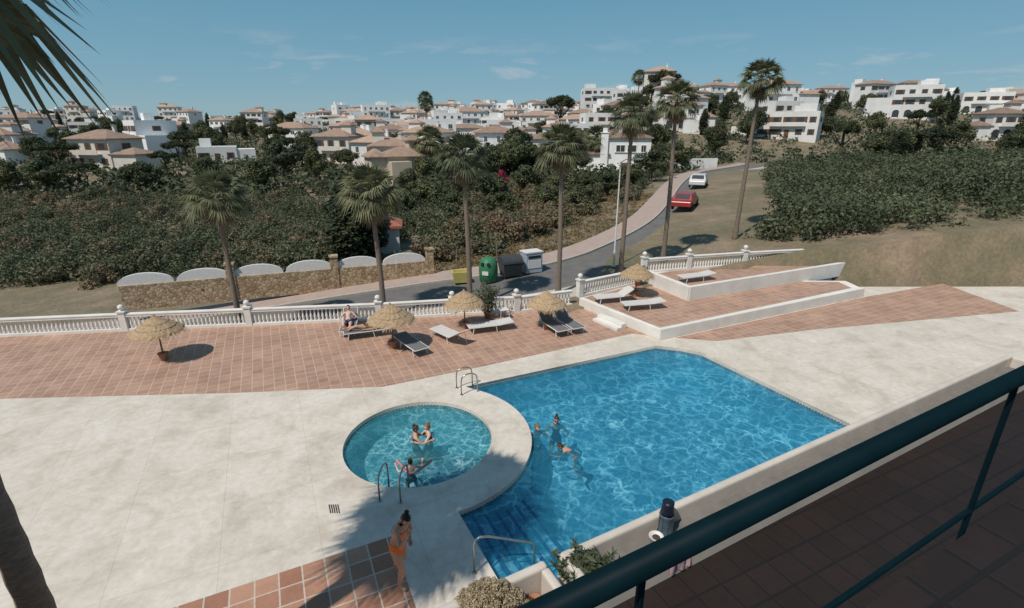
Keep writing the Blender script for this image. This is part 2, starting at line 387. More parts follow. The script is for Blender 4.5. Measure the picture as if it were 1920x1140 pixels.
mb=MB(); wallseg(mb,(7.05,26.1),(8.45,22.9),.22,.3,1.1); wallseg(mb,(8.4,22.95),(22,29.1),.2,.3,1.09)
bevel(O('retaining_wall',mb.mesh('retaining_wall',white),label='white rendered retaining wall of the highest terrace',category='wall'),.02)
# ---------------------------------------------------------------- balustrade
bal=MB().lathe([(.052,0),(.052,.03),(.03,.05),(.055,.14),(.058,.2),(.035,.30),(.026,.38),(.034,.42),(.026,.45),(.05,.49),(.05,.52)],8).mesh('baluster',white,True)
def pillar_mesh():
    mb=MB(); mb.box((0,0,.42),(.26,.26,.84)); mb.box((0,0,.87),(.34,.34,.06)); mb.lathe([(.05,.9),(.04,.94),(.1,.99),(.125,1.06),(.1,1.13),(.03,1.17)],12); return mb.mesh('pillar',white)
pil=pillar_mesh()
def balustrade(p,q,z,lab):
    L=math.dist(p,q); rz=math.atan2(q[1]-p[1],q[0]-p[0])
    t=T('balustrade',lab,'balustrade',(p[0],p[1],z),rz,'white balustrade bays round the terraces')
    O('base_rail',MB().box((L/2,0,.06),(L-.26,.22,.12)).mesh('base_rail',white),t)
    O('top_rail',MB().box((L/2,0,.69),(L-.26,.2,.09)).box((L/2,0,.755),(L-.26,.24,.04)).mesh('top_rail',white),t)
    O('pillar',pil,t)
    n=int((L-.35)/.165)
    for i in range(n): O('baluster',bal,t,(.26+(L-.52)*i/max(1,n-1),0,.122))
bl='white turned-baluster balustrade bay with ball-topped pillar'
pts=[(-22,19.35),(-16.5,20.1),(-11.5,20.7),(-6.0,21.4),(-2.75,21.98),(.2,22.35),(3.0,23.4)]
for a,b in zip(pts,pts[1:]): balustrade(a,b,.0,bl)
balustrade((3.3,23.52),(6.75,25.75),.4,'white balustrade bay on the raised terrace edge')
for a,b in [((7.0,26.05),(9.6,26.75)),((9.6,26.75),(13,27.6)),((13,27.6),(17,28.4))]: balustrade(a,b,.88,'white balustrade bay on the highest terrace edge')
# ---------------------------------------------------------------- foliage
def leafcloud(name,cl,n,size,mat,rng,shell=.55,up=.3,elong=1.8):
    cl=np.asarray(cl,float); w=cl[:,3]**2; w=w/w.sum()
    idx=rng.choice(len(cl),n,p=w); d=rng.normal(size=(n,3)); d/=np.linalg.norm(d,axis=1)[:,None]
    rr=cl[idx,3]*(shell+(1.08-shell)*rng.random(n)**.6)
    c=cl[idx,:3]+d*rr[:,None]*np.array([1,1,.9])
    nrm=d+rng.normal(size=(n,3))*.6; nrm[:,2]+=up; nrm/=np.linalg.norm(nrm,axis=1)[:,None]
    t=np.cross(nrm,rng.normal(size=(n,3))); t/=np.linalg.norm(t,axis=1)[:,None]; s=np.cross(nrm,t)
    sz=size*(.6+.8*rng.random(n))[:,None]
    v=np.empty((n,4,3)); v[:,0]=c-t*sz*elong/2; v[:,1]=c+s*sz*.5; v[:,2]=c+t*sz*elong/2+nrm*sz*-.2; v[:,3]=c-s*sz*.5
    me=D.meshes.new(name); me.vertices.add(n*4); me.vertices.foreach_set('co',v.reshape(-1)); me.loops.add(n*4)
    me.loops.foreach_set('vertex_index',np.arange(n*4,dtype=np.int32)); me.polygons.add(n); me.polygons.foreach_set('loop_start',np.arange(n,dtype=np.int32)*4)
    me.update(calc_edges=True); me.validate(); me.materials.append(mat); return me
g_tree=leafmat('broadleaf_foliage',(.060,.078,.044),(.125,.14,.078),.5)
g_pine=leafmat('pine_foliage',(.04,.056,.03),(.075,.09,.048),.6)
g_cyp=leafmat('cypress_foliage',(.026,.038,.023),(.048,.060,.035),1.5)
g_scrub=leafmat('scrub_foliage',(.095,.11,.065),(.175,.16,.105),.16,(.25,.17,.12))
g_hedge=leafmat('green_scrub_foliage',(.075,.095,.058),(.15,.165,.10),.22)
g_palm=leafmat('palm_frond',(.10,.115,.068),(.175,.185,.115),1.5)
g_dead=leafmat('dead_palm_frond',(.20,.155,.11),(.32,.25,.18),2)
def crown_cl(kind,rng):
    cl=[]
    if kind=='round':
        for i in range(26):
            d=rng.normal(size=3); d/=np.linalg.norm(d); r=rng.random()**.5*.78
            cl.append([d[0]*r,d[1]*r,d[2]*r*.75+.0,rng.uniform(.2,.38)])
    if kind=='pine':
        for i in range(26):
            a=rng.random()*6.28; r=rng.random()**.5*.85; cl.append([math.cos(a)*r,math.sin(a)*r,.25-(r*.45)+rng.uniform(-.12,.12),rng.uniform(.17,.28)])
    if kind=='cyp':
        for i in range(46):
            z=i/45; w=.27*math.sin(math.pi*min(1,.12+z*.88))**.6+.02; a=rng.random()*6.28
            cl.append([math.cos(a)*w*.5,math.sin(a)*w*.5,z*1.9-.95,w*.75+.03])
    if kind=='bush':
        for i in range(16):
            a=rng.random()*6.28; r=rng.random()**.5*.7; cl.append([math.cos(a)*r,math.sin(a)*r,rng.uniform(.1,.75)*(1.1-r),rng.uniform(.22,.4)])
    return cl
CR={'round':[leafcloud('crown',crown_cl('round',RNG),4600,.07,g_tree,RNG) for _ in range(4)],
    'pine':[leafcloud('crown',crown_cl('pine',RNG),3600,.07,g_pine,RNG) for _ in range(2)],
    'cyp':[leafcloud('crown',crown_cl('cyp',RNG),5200,.05,g_cyp,RNG,up=.8) for _ in range(2)]}
def trunk_mesh(h,r,limbs):
    mb=MB(); top=Vector((random.uniform(-.08,.08)*h,random.uniform(-.08,.08)*h,h))
    mb.tube([(0,0,-.3),(0,0,.1*h),tuple(top*.6),tuple(top)],[r*1.4,r,r*.75,r*.5],8)
    for i in range(limbs):
        a=i*2.4+random.random(); s=top*random.uniform(.55,.9); e=s+Vector((math.cos(a)*h*.4,math.sin(a)*h*.4,h*.45))
        mb.tube([s,(s+e)/2+Vector((0,0,-.04*h)),e],[r*.45,r*.32,r*.15],6)
    return mb.mesh('trunk',barkm,True)
TR=[trunk_mesh(1,.06,4) for _ in range(3)]
TL={'round':('broadleaf_tree','dark green round-crowned garden tree among the houses','tree'),
    'pine':('pine_tree','flat-topped umbrella pine tree standing among houses','pine tree'),
    'cyp':('cypress_tree','tall narrow dark green cypress tree','cypress tree')}
def tree(kind,x,y,h,w,label=None):
    nm,lab,cat=TL[kind]; t=T(nm,label or lab,cat,(x,y,tz(x,y)),random.random()*6.28,'trees on the hillside')
    crh={'round':.42,'pine':.30,'cyp':.5}[kind]*h
    tr=O('trunk',random.choice(TR),t); th={'round':.5,'pine':.75,'cyp':.2}[kind]*h; tr.scale=(th*.9,th*.9,th)
    c=O('crown',random.choice(CR[kind]),t,(0,0,{'round':h-crh*.95,'pine':h-crh*.55,'cyp':h*.52}[kind]))
    c.scale={'round':(w,w,crh*1.15),'pine':(w,w,crh*1.2),'cyp':(w/.27,w/.27,h*.49)}[kind]
    return t
# palms
def frond(mb,rng,base,az,el,Lp,Rf,mi,droop=.35,nb=17):
    d=Vector((math.cos(az)*math.cos(el),math.sin(az)*math.cos(el),math.sin(el)))
    side=d.cross(Vector((0,0,1)))
    if side.length<.1: side=Vector((1,0,0))
    side.normalize(); up=side.cross(d)
    c=base+d*Lp+Vector((0,0,-.10*Lp))
    mb.tube([base,base+d*Lp*.5+Vector((0,0,.02)),c],[.018,.014,.01],4,mi,False)
    tw=rng.uniform(-.5,.5); side=(side*math.cos(tw)+up*math.sin(tw)).normalized()
    for i in range(nb):
        a=-1.35+2.7*i/(nb-1); dd=(d*math.cos(a)+side*math.sin(a)).normalized()
        L=Rf*(.75+.25*math.cos(a))*rng.uniform(.88,1.1); w=L*.055
        ps=dd.cross(d.cross(side)).normalized()
        m1=c+dd*L*.55; t1=c+dd*L+Vector((0,0,-droop*L*rng.uniform(.6,1.4)))
        mb.add([c,m1+ps*w,t1,m1-ps*w],[(0,1,2,3)],mi)
def palm_mesh(seed,Rc=1.2):
    rng=np.random.default_rng(seed); g=MB()
    for i in range(38):
        t=i/37; el=R(78)-R(108)*t**.9+rng.uniform(-.12,.12); frond(g,rng,Vector((0,0,0)),i*2.399+rng.uniform(-.2,.2),el,.55*Rc*(.8+.4*t),.62*Rc,0,.15+.35*t)
    dd=MB()
    for i in range(34):
        el=R(-35)-R(48)*rng.random(); frond(dd,rng,Vector((0,0,-.12-.35*rng.random())),i*2.399,el,.36*Rc,.42*Rc,0,.3,9)
    return g.mesh('crown',g_palm),dd.mesh('dead_frond_skirt',g_dead)
PM=[palm_mesh(i) for i in range(3)]
def palm(x,y,h,k,lean=(0,0),cs=1,label=None,r=.135,z=None,group='palm trees along the road'):
    z=tz(x,y)+.1 if z is None else z
    t=T('palm_tree',label or 'tall slender fan palm with ragged crown beside the road','palm tree',(x,y,z),0,group)
    mb=MB(); pts=[];rs=[];nseg=44
    for i in range(nseg+1):
        s=i/nseg; pts.append((lean[0]*s*s+.03*math.sin(s*5),lean[1]*s*s+.03*math.cos(s*4),s*h-.2*(1-s)))
        rs.append(r*(1.45-.45*min(1,s*8))*(1-.32*s)*(1+(.05 if i%2 else -.03)))
    mb.tube(pts,rs,10); O('trunk',mb.mesh('trunk',trunkm,True),t)
    c=O('crown',PM[k%3][0],t,pts[-1],k*1.3); c.scale=(cs,)*3
    c=O('dead_frond_skirt',PM[k%3][1],t,pts[-1],k*1.7); c.scale=(cs,)*3
    return t
palm(-6.15,22.75,5.95,0,(-.1,.1),1.15)
palm(-2.08,23.5,7.15,1,(-.06,0),1.0)
palm(2.36,24.7,7.3,2,(0,.1),1.0)
palm(6.1,27.5,8.5,3,(.1,0),1.0)
palm(8.95,29.2,8.9,4,(-.1,0),1.0)
palm(-5.7,4.5,10,5,(0,0),1.45,'very tall fan palm added to strengthen shadow on pool deck',z=0,r=.17)
palm(-6.0,3.9,9.6,4,(0,0),1.35,'very tall fan palm added to strengthen shadow on pool deck',z=0,r=.15)  # second palm, added to strengthen the frond shadow on the deck
palm(-12.5,21.6,6.4,6,(.1,0),1.05); palm(14.5,32.5,9.5,7,(.2,0),1.05)
for (x,y,h,k,cs) in [(-30,187,16,1,2.2),(-28.5,180,14,2,2.0),(15.3,98,6.0,0,2.2),(-14.5,92,6.5,2,2.4),(46,200,13,1,2.4),(52,205,11,2,2.2),(30,135,9,0,1.8)]:
    palm(x,y,h,k,(.3,0),cs,'small distant palm tree standing among villas',r=.2,group='distant palm trees among the villas')
def fdist(x,y):
    i=int(np.argmin((FX-x)**2+(FY-y)**2)); j=min(i+1,len(FX)-1)
    if j==i: i=j-1
    t=Vector((FX[j]-FX[i],FY[j]-FY[i])); d=Vector((x-FX[i],y-FY[i]))
    return (1 if (t.x*d.y-t.y*d.x)>0 else -1)*d.length
def dens(x,y): return .5+.25*math.sin(x*.37+1.3*math.sin(y*.21))+.25*math.sin(y*.31+1.7*math.sin(x*.19+1))
scr=[];hed=[]
for _ in range(4700):
    y=RNG.uniform(30,80); x=RNG.uniform(-1.06,1.06)*y
    fd=fdist(x,y); right=fd<0
    if right and (fd>-9 or x<16): continue
    if not right and fd<4.0+(3.0 if -1<x<11 else 0): continue
    if x<-3.5 and y<33: continue
    if -12.5<x<-7.5 and y<41: continue
    dn=dens(x,y)
    if RNG.random()>.6+.5*dn: continue
    big=RNG.uniform(.65,1.2)+.7*dn*RNG.random(); z0=tz(x,y)
    if y>62: big*=.8
    if y>66 and .10<x/y<.28: big*=.7
    green=(x<-5 and RNG.random()<.75) or (x/y>.24) or RNG.random()<.25
    for k in range(int(RNG.integers(4,9))):
        a=RNG.random()*6.28; r=RNG.random()*big*.85
        (hed if green else scr).append([x+math.cos(a)*r,y+math.sin(a)*r,z0+RNG.uniform(.15,1.0)*big*(1.3-.6*r/big),RNG.uniform(.26,.52)*big])
O('scrub_thicket',leafcloud('scrub',scr,290000,.12,g_scrub,RNG),kind='stuff',label='dense dry olive-brown scrub covering the slope',category='scrub')
O('green_scrub',leafcloud('green_scrub',hed,330000,.125,g_hedge,RNG),kind='stuff',label='dense green shrubs covering the slope above the road',category='shrubs')
vg=[]
for i in range(2600):
    p=FP[RNG.integers(16,90)]; off=RNG.uniform(2.3,9)
    x=p.x-off*.6+RNG.uniform(-.5,.5); y=p.y+off*.8
    if fdist(x,y)>2.2 and not(x<-4.5 and y<31): vg.append([x,y,tz(x,y)+.03,RNG.uniform(.08,.24)])
O('verge_grass',leafcloud('grass',vg,34000,.06,leafmat('dry_grass',(.13,.12,.065),(.28,.21,.13),.5),RNG,up=0,elong=4),kind='stuff',label='dry grass tufts on the roadside earth verge',category='grass')
# ---------------------------------------------------------------- houses
def winmesh():
    mb=MB(); mb.box((0,-.02,0),(1.0,.06,1.2),mi=0); mb.box((0,-.06,0),(.86,.03,1.06),mi=1); mb.box((0,-.08,0),(.05,.03,1.06),mi=0); mb.box((0,-.05,-.66),(1.2,.2,.08),mi=0)
    return mb.mesh('window',[white,dark])
def winmesh2():
    mb=MB(); mb.box((0,-.03,0),(1.0,.05,1.2),mi=1)
    for s in(-1,1): mb.box((s*.74,-.04,0),(.46,.05,1.22),mi=0)
    return mb.mesh('window',[shutter,dark])
WI=[winmesh(),winmesh2()]
def archmesh():
    mb=MB(); pts=[(-.9,0),(.9,0),(.9,1.5)]+[(.9*math.cos(a),1.5+.7*math.sin(a)) for a in [math.pi*k/8 for k in range(1,8)]]+[(-.9,1.5)]
    v=[(p[0],-.03,p[1]) for p in pts]+[(p[0],0.02,p[1]) for p in pts]; n=len(pts)
    mb.add(v,[tuple(range(n)),tuple(range(n,2*n))[::-1]]+[((i+1)%n,i,i+n,(i+1)%n+n) for i in range(n)]); return mb.mesh('dark_arch_panel',dark)  # flat dark panel paints the shade inside an arch
ARCH=archmesh()
DOOR=MB().box((0,-.03,1.05),(1.1,.06,2.1)).box((.4,-.08,1.0),(.05,.06,.15)).mesh('door',shutter)
def hip(mb,w,d,z,h,ov=.5,c=(0,0)):
    x=w/2+ov;y=d/2+ov; rl=max(.0,(w-d)/2) if w>d else 0; rl2=max(0,(d-w)/2) if d>w else 0
    v=[(-x,-y,z),(x,-y,z),(x,y,z),(-x,y,z),(-x,-y,z+.18),(x,-y,z+.18),(x,y,z+.18),(-x,y,z+.18),(-rl-.01,-rl2,z+.18+h),(rl+.01,-rl2,z+.18+h),(rl+.01,rl2+.01,z+.18+h),(-rl-.01,rl2+.01,z+.18+h)]
    v=[(a+c[0],b+c[1],e) for a,b,e in v]
    mb.add(v,[(3,2,1,0),(0,1,5,4),(1,2,6,5),(2,3,7,6),(3,0,4,7),(4,5,9,8),(5,6,10,9),(6,7,11,10),(7,4,8,11),(8,9,10,11)])
def house(x,y,yaw,w,d,st,roof='hip',wm=0,label=None,wing=True,arcade=False,dz=0):
    names=['white','cream','sand-coloured','pale white']
    lab=label or ('%s villa with %s'%(names[wm],{'hip':'hipped clay tile roof','flat':'flat roof and parapet'}[roof]))+(' and arcade' if arcade else ' on the hillside')
    t=T('house',lab,'house',(x,y,tz(x,y)+dz),yaw,'villas on the hillside'); H=st*3.0
    mb=MB(); mb.box((0,0,H/2-2),(w,d,H+4))
    rf=MB()
    if wing:
        s=random.choice((-1,1)); ww=w*random.uniform(.35,.6); hw=max(3,H-3); mb.box((s*(w/2+ww/2-.2),-d*.12,hw/2-2),(ww,d*.7,hw+4))
        if roof=='hip': hip(rf,ww,d*.7,hw,1.2,.4,(s*(w/2+ww/2-.2),-d*.12))
        if random.random()<.5:
            tw=w*.28; tx=-s*(w*.28); mb.box((tx,d*.05,H+1.2),(tw,tw,2.6))
            if roof=='hip': hip(rf,tw,tw,H+2.5,.9,.3,(tx,d*.05))
    if random.random()<.4: mb.box((random.choice((-1,1))*w*.25,-d/2-1.2,1.2-2),(w*.45,2.4,2.4+4))
    if roof=='flat':
        for (cx,cy,sx,sy) in ((0,-d/2+.1,w,.2),(0,d/2-.1,w,.2),(-w/2+.1,0,.2,d-.4),(w/2-.1,0,.2,d-.4)): mb.box((cx,cy,H+.3),(sx,sy,.6))
        if random.random()<.5: mb.box((w*.2,0,H+1),(w*.3,d*.4,2))
    else: hip(rf,w,d,H,min(w,d)*.22)
    if st>1: mb.box((0,-d/2-.5,(st-1)*3.0+.05),(w*.6,1.0,.16)); mb.box((0,-d/2-.95,(st-1)*3.0+.55),(w*.6,.1,.85))
    O('wall',mb.mesh('wall',WM[wm]),t)
    if rf.v:
        r=O('roof',rf.mesh('roof',rooft),t)
        ch=MB(); ch.box((w*.22,d*.1,H+.18+min(w,d)*.22),(.6,.6,1.6)); ch.box((w*.22,d*.1,H+1.05+min(w,d)*.22),(.8,.8,.12)); O('chimney',ch.mesh('chimney',WM[wm]),r)
    k=random.randint(0,1)
    for s in range(st):
        n=max(2,int(w/2.8))
        for i in range(n):
            xx=-w/2+w*(i+.5)/n
            if arcade and s==0: O('dark_arch_panel',ARCH,t,(xx,-d/2-.01,.1)).scale=(min(1,w/n/2.1),1,1); continue
            if s==0 and i==n//2: O('door',DOOR,t,(xx,-d/2-.01,0)); continue
            O('window',WI[k],t,(xx,-d/2-.01,s*3+1.6)).scale=(random.choice((.8,1.25,1.6)),1,1.1)
    O('window',WI[k],t,(w/2+.01,0,(st-1)*3+1.6),math.pi/2); O('window',WI[k],t,(-w/2-.01,0,(st-1)*3+1.6),-math.pi/2)
    return t
def bx(px,y): return (px-960)/985*y
used=[]
def HP(px,y,yaw,w,d,st,roof='hip',wm=0,**k):
    x=bx(px,y); used.append((x,y,max(w,d)*.75)); return house(x,y,yaw,w,d,st,roof,wm,**k)
HP(672,140,.3,11,8,2,'hip',3,dz=-.2); HP(640,128,-.2,9,8,2,'hip',1)
HP(755,92,.5,7.5,6.5,1,'hip',2,dz=1.0); HP(735,104,.2,8,6,1,'hip',1,dz=2.0); HP(712,120,-.3,9,8,1,'hip',0,dz=2)
HP(805,148,-.25,12,9,2,'hip',0,dz=.3); HP(930,140,.2,10,8,2,'hip',3,arcade=True,dz=.5); HP(905,165,-.3,9,8,1,'hip',1,dz=2)
HP(873,112,.15,7,5,2,'flat',0,dz=-.5,wing=False)
HP(1012,150,.1,10,7,1,'hip',0,dz=1.6); HP(1048,170,-.2,10,7,2,'hip',3,dz=.7)
HP(880,270,.15,16,10,3,'hip',3,dz=.5); HP(928,255,-.2,11,8,2,'flat',3,dz=1); HP(952,300,.1,12,9,2,'hip',1,dz=.5)
HP(1010,245,-.15,16,10,3,'hip',0,arcade=True,dz=-.5); HP(1088,235,.2,11,8,2,'hip',1,dz=1); HP(1117,262,.1,16,9,4,'flat',3,dz=2.5); HP(1060,240,-.2,8,7,2,'hip',0)
HP(1145,285,-.1,14,9,3,'flat',0,dz=3)
HP(1223,190,-.25,10,8,4,'hip',1,dz=1.0,wing=False); HP(1254,170,.3,10,8,3,'hip',3,dz=.5); HP(1150,205,.1,10,8,2,'hip',0,dz=-.5); HP(1235,215,.0,13,9,2,'hip',3,dz=3)
HP(785,235,.1,16,9,2,'flat',3,dz=1); HP(760,215,-.3,10,8,2,'hip',0); HP(697,200,.2,9,8,3,'hip',2,wing=False,dz=-.5); HP(735,180,.1,10,7,2,'hip',0); HP(683,165,-.15,9,8,2,'flat',0)
HP(848,200,.1,10,7,2,'flat',3); HP(985,215,.2,9,7,1,'hip',2); HP(1185,160,-.1,8,7,1,'hip',0,dz=1); HP(1090,165,.15,9,7,2,'flat',3,dz=-.3)
HP(780,175,.2,10,7,2,'hip',3); HP(820,235,-.2,11,8,2,'flat',0); HP(960,180,.1,10,7,2,'hip',0,dz=-.3)
vx,vy=bx(1160,99),99
t=T('house','bright white modern villa with broad chimney and tiled roof','house',(vx,vy,.1),R(-12),'villas on the hillside',1.12)
used.append((vx,vy,10))
mb=MB(); mb.box((1.6,0,2.3),(6.6,7,6.6)); mb.box((-3.6,-.6,1.0),(3.9,6,4.2)); mb.box((-2.35,-3.4,3.2),(1.15,1.0,6.2)); mb.box((-5.0,-3.9,.6),(3.0,.25,2.4)); mb.box((-.3,-3.9,.2),(5.0,.25,2.2)); O('wall',mb.mesh('wall',WM[3]),t)
rf=MB(); hip(rf,6.6,7,5.6,1.3,.35,(1.6,0)); hip(rf,3.9,6,3.1,.8,.3,(-3.6,-.6)); r=O('roof',rf.mesh('roof',rooft),t)
ch=MB(); ch.box((-2.35,-3.4,6.5),(1.4,1.2,.15)); ch.box((-2.35,-3.4,6.9),(.7,.7,.65)); O('chimney',ch.mesh('chimney',WM[3]),r)
for xx,zz,sx in ((.2,4.1,1.5),(2.0,4.1,1.5),(3.8,4.1,.8)): O('window',WI[0],t,(xx,-3.52,zz)).scale=(sx,1,.9)
O('door',DOOR,t,(1.0,-3.52,-.2))
mb=MB(); wallseg(mb,(0,0),(13,2.5),.3,-1,1.9); O('garden_wall',mb.mesh('garden_wall',WM[3]),None,(vx+4.8,vy-4.5,1.0),label='plain white rendered garden wall beside the villa',category='wall')
for i in range(700):
    if len(used)>255: break
    y=90+400*random.random()**.75; s=random.uniform(-1.0,1.0); x=s*y
    if i<330: s=random.uniform(-.34,.34); y=random.uniform(150,480); x=s*y
    if -.35<s<.35 and y<155: continue
    if any((x-a)**2+(y-b)**2<(c+4.0)**2 for a,b,c in used): continue
    if abs(fdist(x,y))<12 and y<130: continue
    w=random.uniform(8,15); used.append((x,y,w*.75))
    house(x,y,random.uniform(-.7,.7),w,random.uniform(6,10),random.choice((1,2,2,3)) if y<300 else random.choice((2,3,3,4)),'hip' if random.random()<.5 else 'flat',random.choice((0,0,3,1,3,3,0)),arcade=random.random()<.3)
UA=np.array(used)
def blocks(x,y,rng_=40,m=.8):
    d=UA[:,1]-y; px=UA[:,0]*y/UA[:,1]
    return bool(np.any((d>0)&(d<rng_)&(np.abs(px-x)<UA[:,2]*m*y/UA[:,1])))
far=[]
for i in range(7500):
    y=76+430*RNG.random()**1.4; x=RNG.uniform(-1.05,1.05)*y; r=RNG.uniform(.9,1.9)*(1+y/450)
    if blocks(x,y,22,.85) and RNG.random()<.8: r*=.5
    if -12<fdist(x,y)<5 and y<130: continue
    far.append([x,y,tz(x,y)+r*.2,r])
O('hillside_greenery',leafcloud('greenery',far,300000,.45,g_tree,RNG),kind='stuff',label='dark green mass of gardens and trees between houses',category='vegetation')
def rt(kind,px,y,h,w,**k): tree(kind,bx(px,y),y,h,w,**k)
rt('pine',1046,215,17.5,6,label='large umbrella pine rising above the villas')
rt('pine',1232,185,14,5); rt('pine',1212,180,10,4)
for px,y,h,w in ((925,84,5.8,3),(950,88,7,3),(965,84,7.2,2.6),(985,92,6,3),(938,96,6.5,3),(1030,95,5.5,3),(1090,92,4.0,2.6),(1070,120,7,4),(1085,130,8,4),(1228,120,7,3.6),(1240,105,5,3),(830,90,5,2.6),(790,84,4.5,2.4),(840,105,5,3),(740,150,6,3),(745,160,7,3),(700,150,5,3),(650,110,5,3),(985,200,6,5),(960,210,6,5),(1130,190,8,4),(1210,150,7,4),(820,190,7,4),(850,180,6,3),(1270,85,5,3),(880,95,4,2.5)):
    rt('round',px,y,h,w)
for px,y,h,w in ((745,52,3.4,2.0),(800,56,3.6,2.2),(850,50,3.3,2.0),(915,58,3.8,2.3),(990,62,4.2,2.4),(1060,60,3.6,2.2),(1105,60,2.8,2.0),(1140,58,2.8,2.0),(1185,62,3.2,2.3),(1225,68,4.4,2.6),(870,66,4.2,2.4),(940,48,2.9,1.7),(770,66,4.2,2.4),(1020,50,3.0,1.8),(1085,50,2.8,1.9)):
    rt('round',px,y,h,w,label='olive-green wild shrub tree standing in the scrub')
for px,y,h,w in ((665,34,5.0,1.2),(652,36,5.4,1.2),(682,37,4.8,1.0),(641,33,4.8,1.1),(672,39,5.6,1.2),(660,38,5.2,1.2),(630,37,5.2,1.1),(668,150,9,1.4),(915,90,6,1.1),(978,84,6.5,1.1),(1003,90,5.5,.9)):
    rt('cyp',px,y,h,w)
for i in range(380):
    y=78+330*random.random()**1.1; s=random.uniform(-1.0,1.0); x=s*y
    if any((x-a)**2+(y-b)**2<(c*.75)**2 for a,b,c in used) or (abs(fdist(x,y))<10 and y<130): continue
    if blocks(x,y,35,.8): continue
    if y<115 and .10<s<.3: continue
    k=random.choices(('round','cyp','pine'),(7,1.5,1.5))[0]
    tree(k,x,y,random.uniform(4,7.5)*(1+y/800),random.uniform(1.8,3.0)*(1+y/500) if k!='cyp' else 1.0)
bou=leafcloud('foliage',crown_cl('bush',RNG),1500,.12,leafmat('bougainvillea_bloom',(.36,.03,.08),(.50,.06,.14),2),RNG)
o=O('bougainvillea_bush',bou,None,(bx(938,68),68,tz(-1.5,68)+1.7),label='bougainvillea bush covered in crimson flowers',category='bush'); o.scale=(1.2,1.0,1.5)
t=T('garden_shed','low garden shed with bright red tile roof','shed',(-10.1,38,tz(-10.3,38)-.3),.2)
O('wall',MB().box((0,0,1.1),(3,2.4,2.4)).mesh('wall',WM[1]),t); rf=MB(); hip(rf,3,2.4,2.3,.7,.3); O('roof',rf.mesh('roof',M('red_roof_tile',(.40,.15,.10),(.28,.10,.07),.85,3,.5,15)),t)
# ---------------------------------------------------------------- stone garden wall with arches
def stonemat():
    m,nt,b=_nodes('rubble_stone'); co=objco(nt)
    vo=N(nt,'ShaderNodeTexVoronoi'); vo.inputs['Scale'].default_value=5; nt.links.new(co,vo.inputs['Vector'])
    ve=N(nt,'ShaderNodeTexVoronoi'); ve.feature='DISTANCE_TO_EDGE'; ve.inputs['Scale'].default_value=5; nt.links.new(co,ve.inputs['Vector'])
    sep=N(nt,'ShaderNodeSeparateColor'); nt.links.new(vo.outputs['Color'],sep.inputs[0])
    col=ramp(nt,sep.outputs[0],[(0,(.28,.18,.10)),(.5,(.40,.29,.18)),(1,(.50,.38,.25))])
    e=ramp(nt,ve.outputs['Distance'],[(0,(.25,.2,.15)),(.06,(1,1,1))])
    col=mixc(nt,1.0,col,e,'MULTIPLY'); nt.links.new(col,b.inputs['Base Color']); b.inputs['Roughness'].default_value=.9
    bump(nt,b,ve.outputs['Distance'],.6,.05); return m
stone=stonemat()
t=T('garden_wall','rubble stone garden wall topped with arched white panels','wall',(-4.9,29.95,-.45),math.atan2(-1.75,-5.0),None)
L=16
O('stone_base',MB().box((L/2,0,.40),(L,.35,1.3)).mesh('stone_base',stone),t)
for i in range(6):
    pw=2.5; x0=.38+i*2.64; pts_=[(x0,1.051)]+[(x0+pw/2-pw/2*math.cos(math.pi*k/14),1.12+.50*math.sin(math.pi*k/14)) for k in range(15)]+[(x0+pw,1.051)]
    n=len(pts_); v=[(p[0],-.09,p[1]) for p in pts_]+[(p[0],.09,p[1]) for p in pts_]
    O('arched_panel',MB().add(v,[tuple(range(n)),tuple(range(n,2*n))[::-1]]+[((j+1)%n,j,j+n,(j+1)%n+n) for j in range(n)]).mesh('arched_panel',plw),t)
for xx in (0,5.5,10.8): O('pillar',MB().box((xx+.1,0,.75),(.4,.45,1.95)).box((xx+.1,0,1.76),(.5,.55,.08)).mesh('pillar',stone),t)
t=T('wire_fence','sagging wire fence on thin posts along the verge','fence',(0,0,0))
fp=[(-3.5,31.2),(-1,32.3),(1.2,33.6),(3.2,35.6),(5,37.8),(6.8,40.5),(8.5,43.5),(10.2,46.8)]
for x,y in fp: O('post',MB().tube([(0,0,-.2),(0,0,1.25)],.03,6).mesh('post',steel),t,(x,y,tz(x,y)))
mb=MB()
for z in(.4,.8,1.15): mb.tube([(x,y,tz(x,y)+z) for x,y in fp],.008,4)
O('wire',mb.mesh('wire',steel),t)
# ---------------------------------------------------------------- bins
def bin_base(name,label,x,y,rz): return T(name,label,'recycling bin',(x,y,tz(x,y)+.1),rz,'recycling bins at the kerb')
gm=M('green_plastic',(.045,.19,.09),(.035,.15,.07),.5,4); gd=M('dark_grey_plastic',(.055,.06,.065),None,.5,4); ym=M('yellow_plastic',(.55,.47,.15),(.47,.39,.11),.55,4); pb=M('pale_blue_metal',(.40,.47,.52),(.30,.37,.44),.5,6); bk=M('black_rubber',(.02,.02,.02),None,.8,5)
t=bin_base('bottle_bank','green domed bottle bank with round openings',-1.34,27.75,-.3)
O('body',MB().lathe([(.42,0),(.50,.05),(.54,.6),(.53,.95),(.48,1.15),(.36,1.33),(.18,1.42),(.02,1.44)],20).mesh('body',gm,True),t)
O('top_ring',MB().lathe([(.05,1.44),(.05,1.5),(.03,1.52)],8).mesh('top_ring',steel),t)
for a in (-1.9,-1.2): O('opening',MB().tube([(math.cos(a)*.40,math.sin(a)*.40,1.08),(math.cos(a)*.56,math.sin(a)*.56,1.1)],.10,12).mesh('opening',bk),t)
O('sign_panel',MB().box((math.cos(-1.55)*.55,math.sin(-1.55)*.55,.6),(.36,.03,.22)).mesh('sign_panel',plw),t)
t=bin_base('waste_container','dark grey wheeled container with domed lid',-.1,28.5,.4)
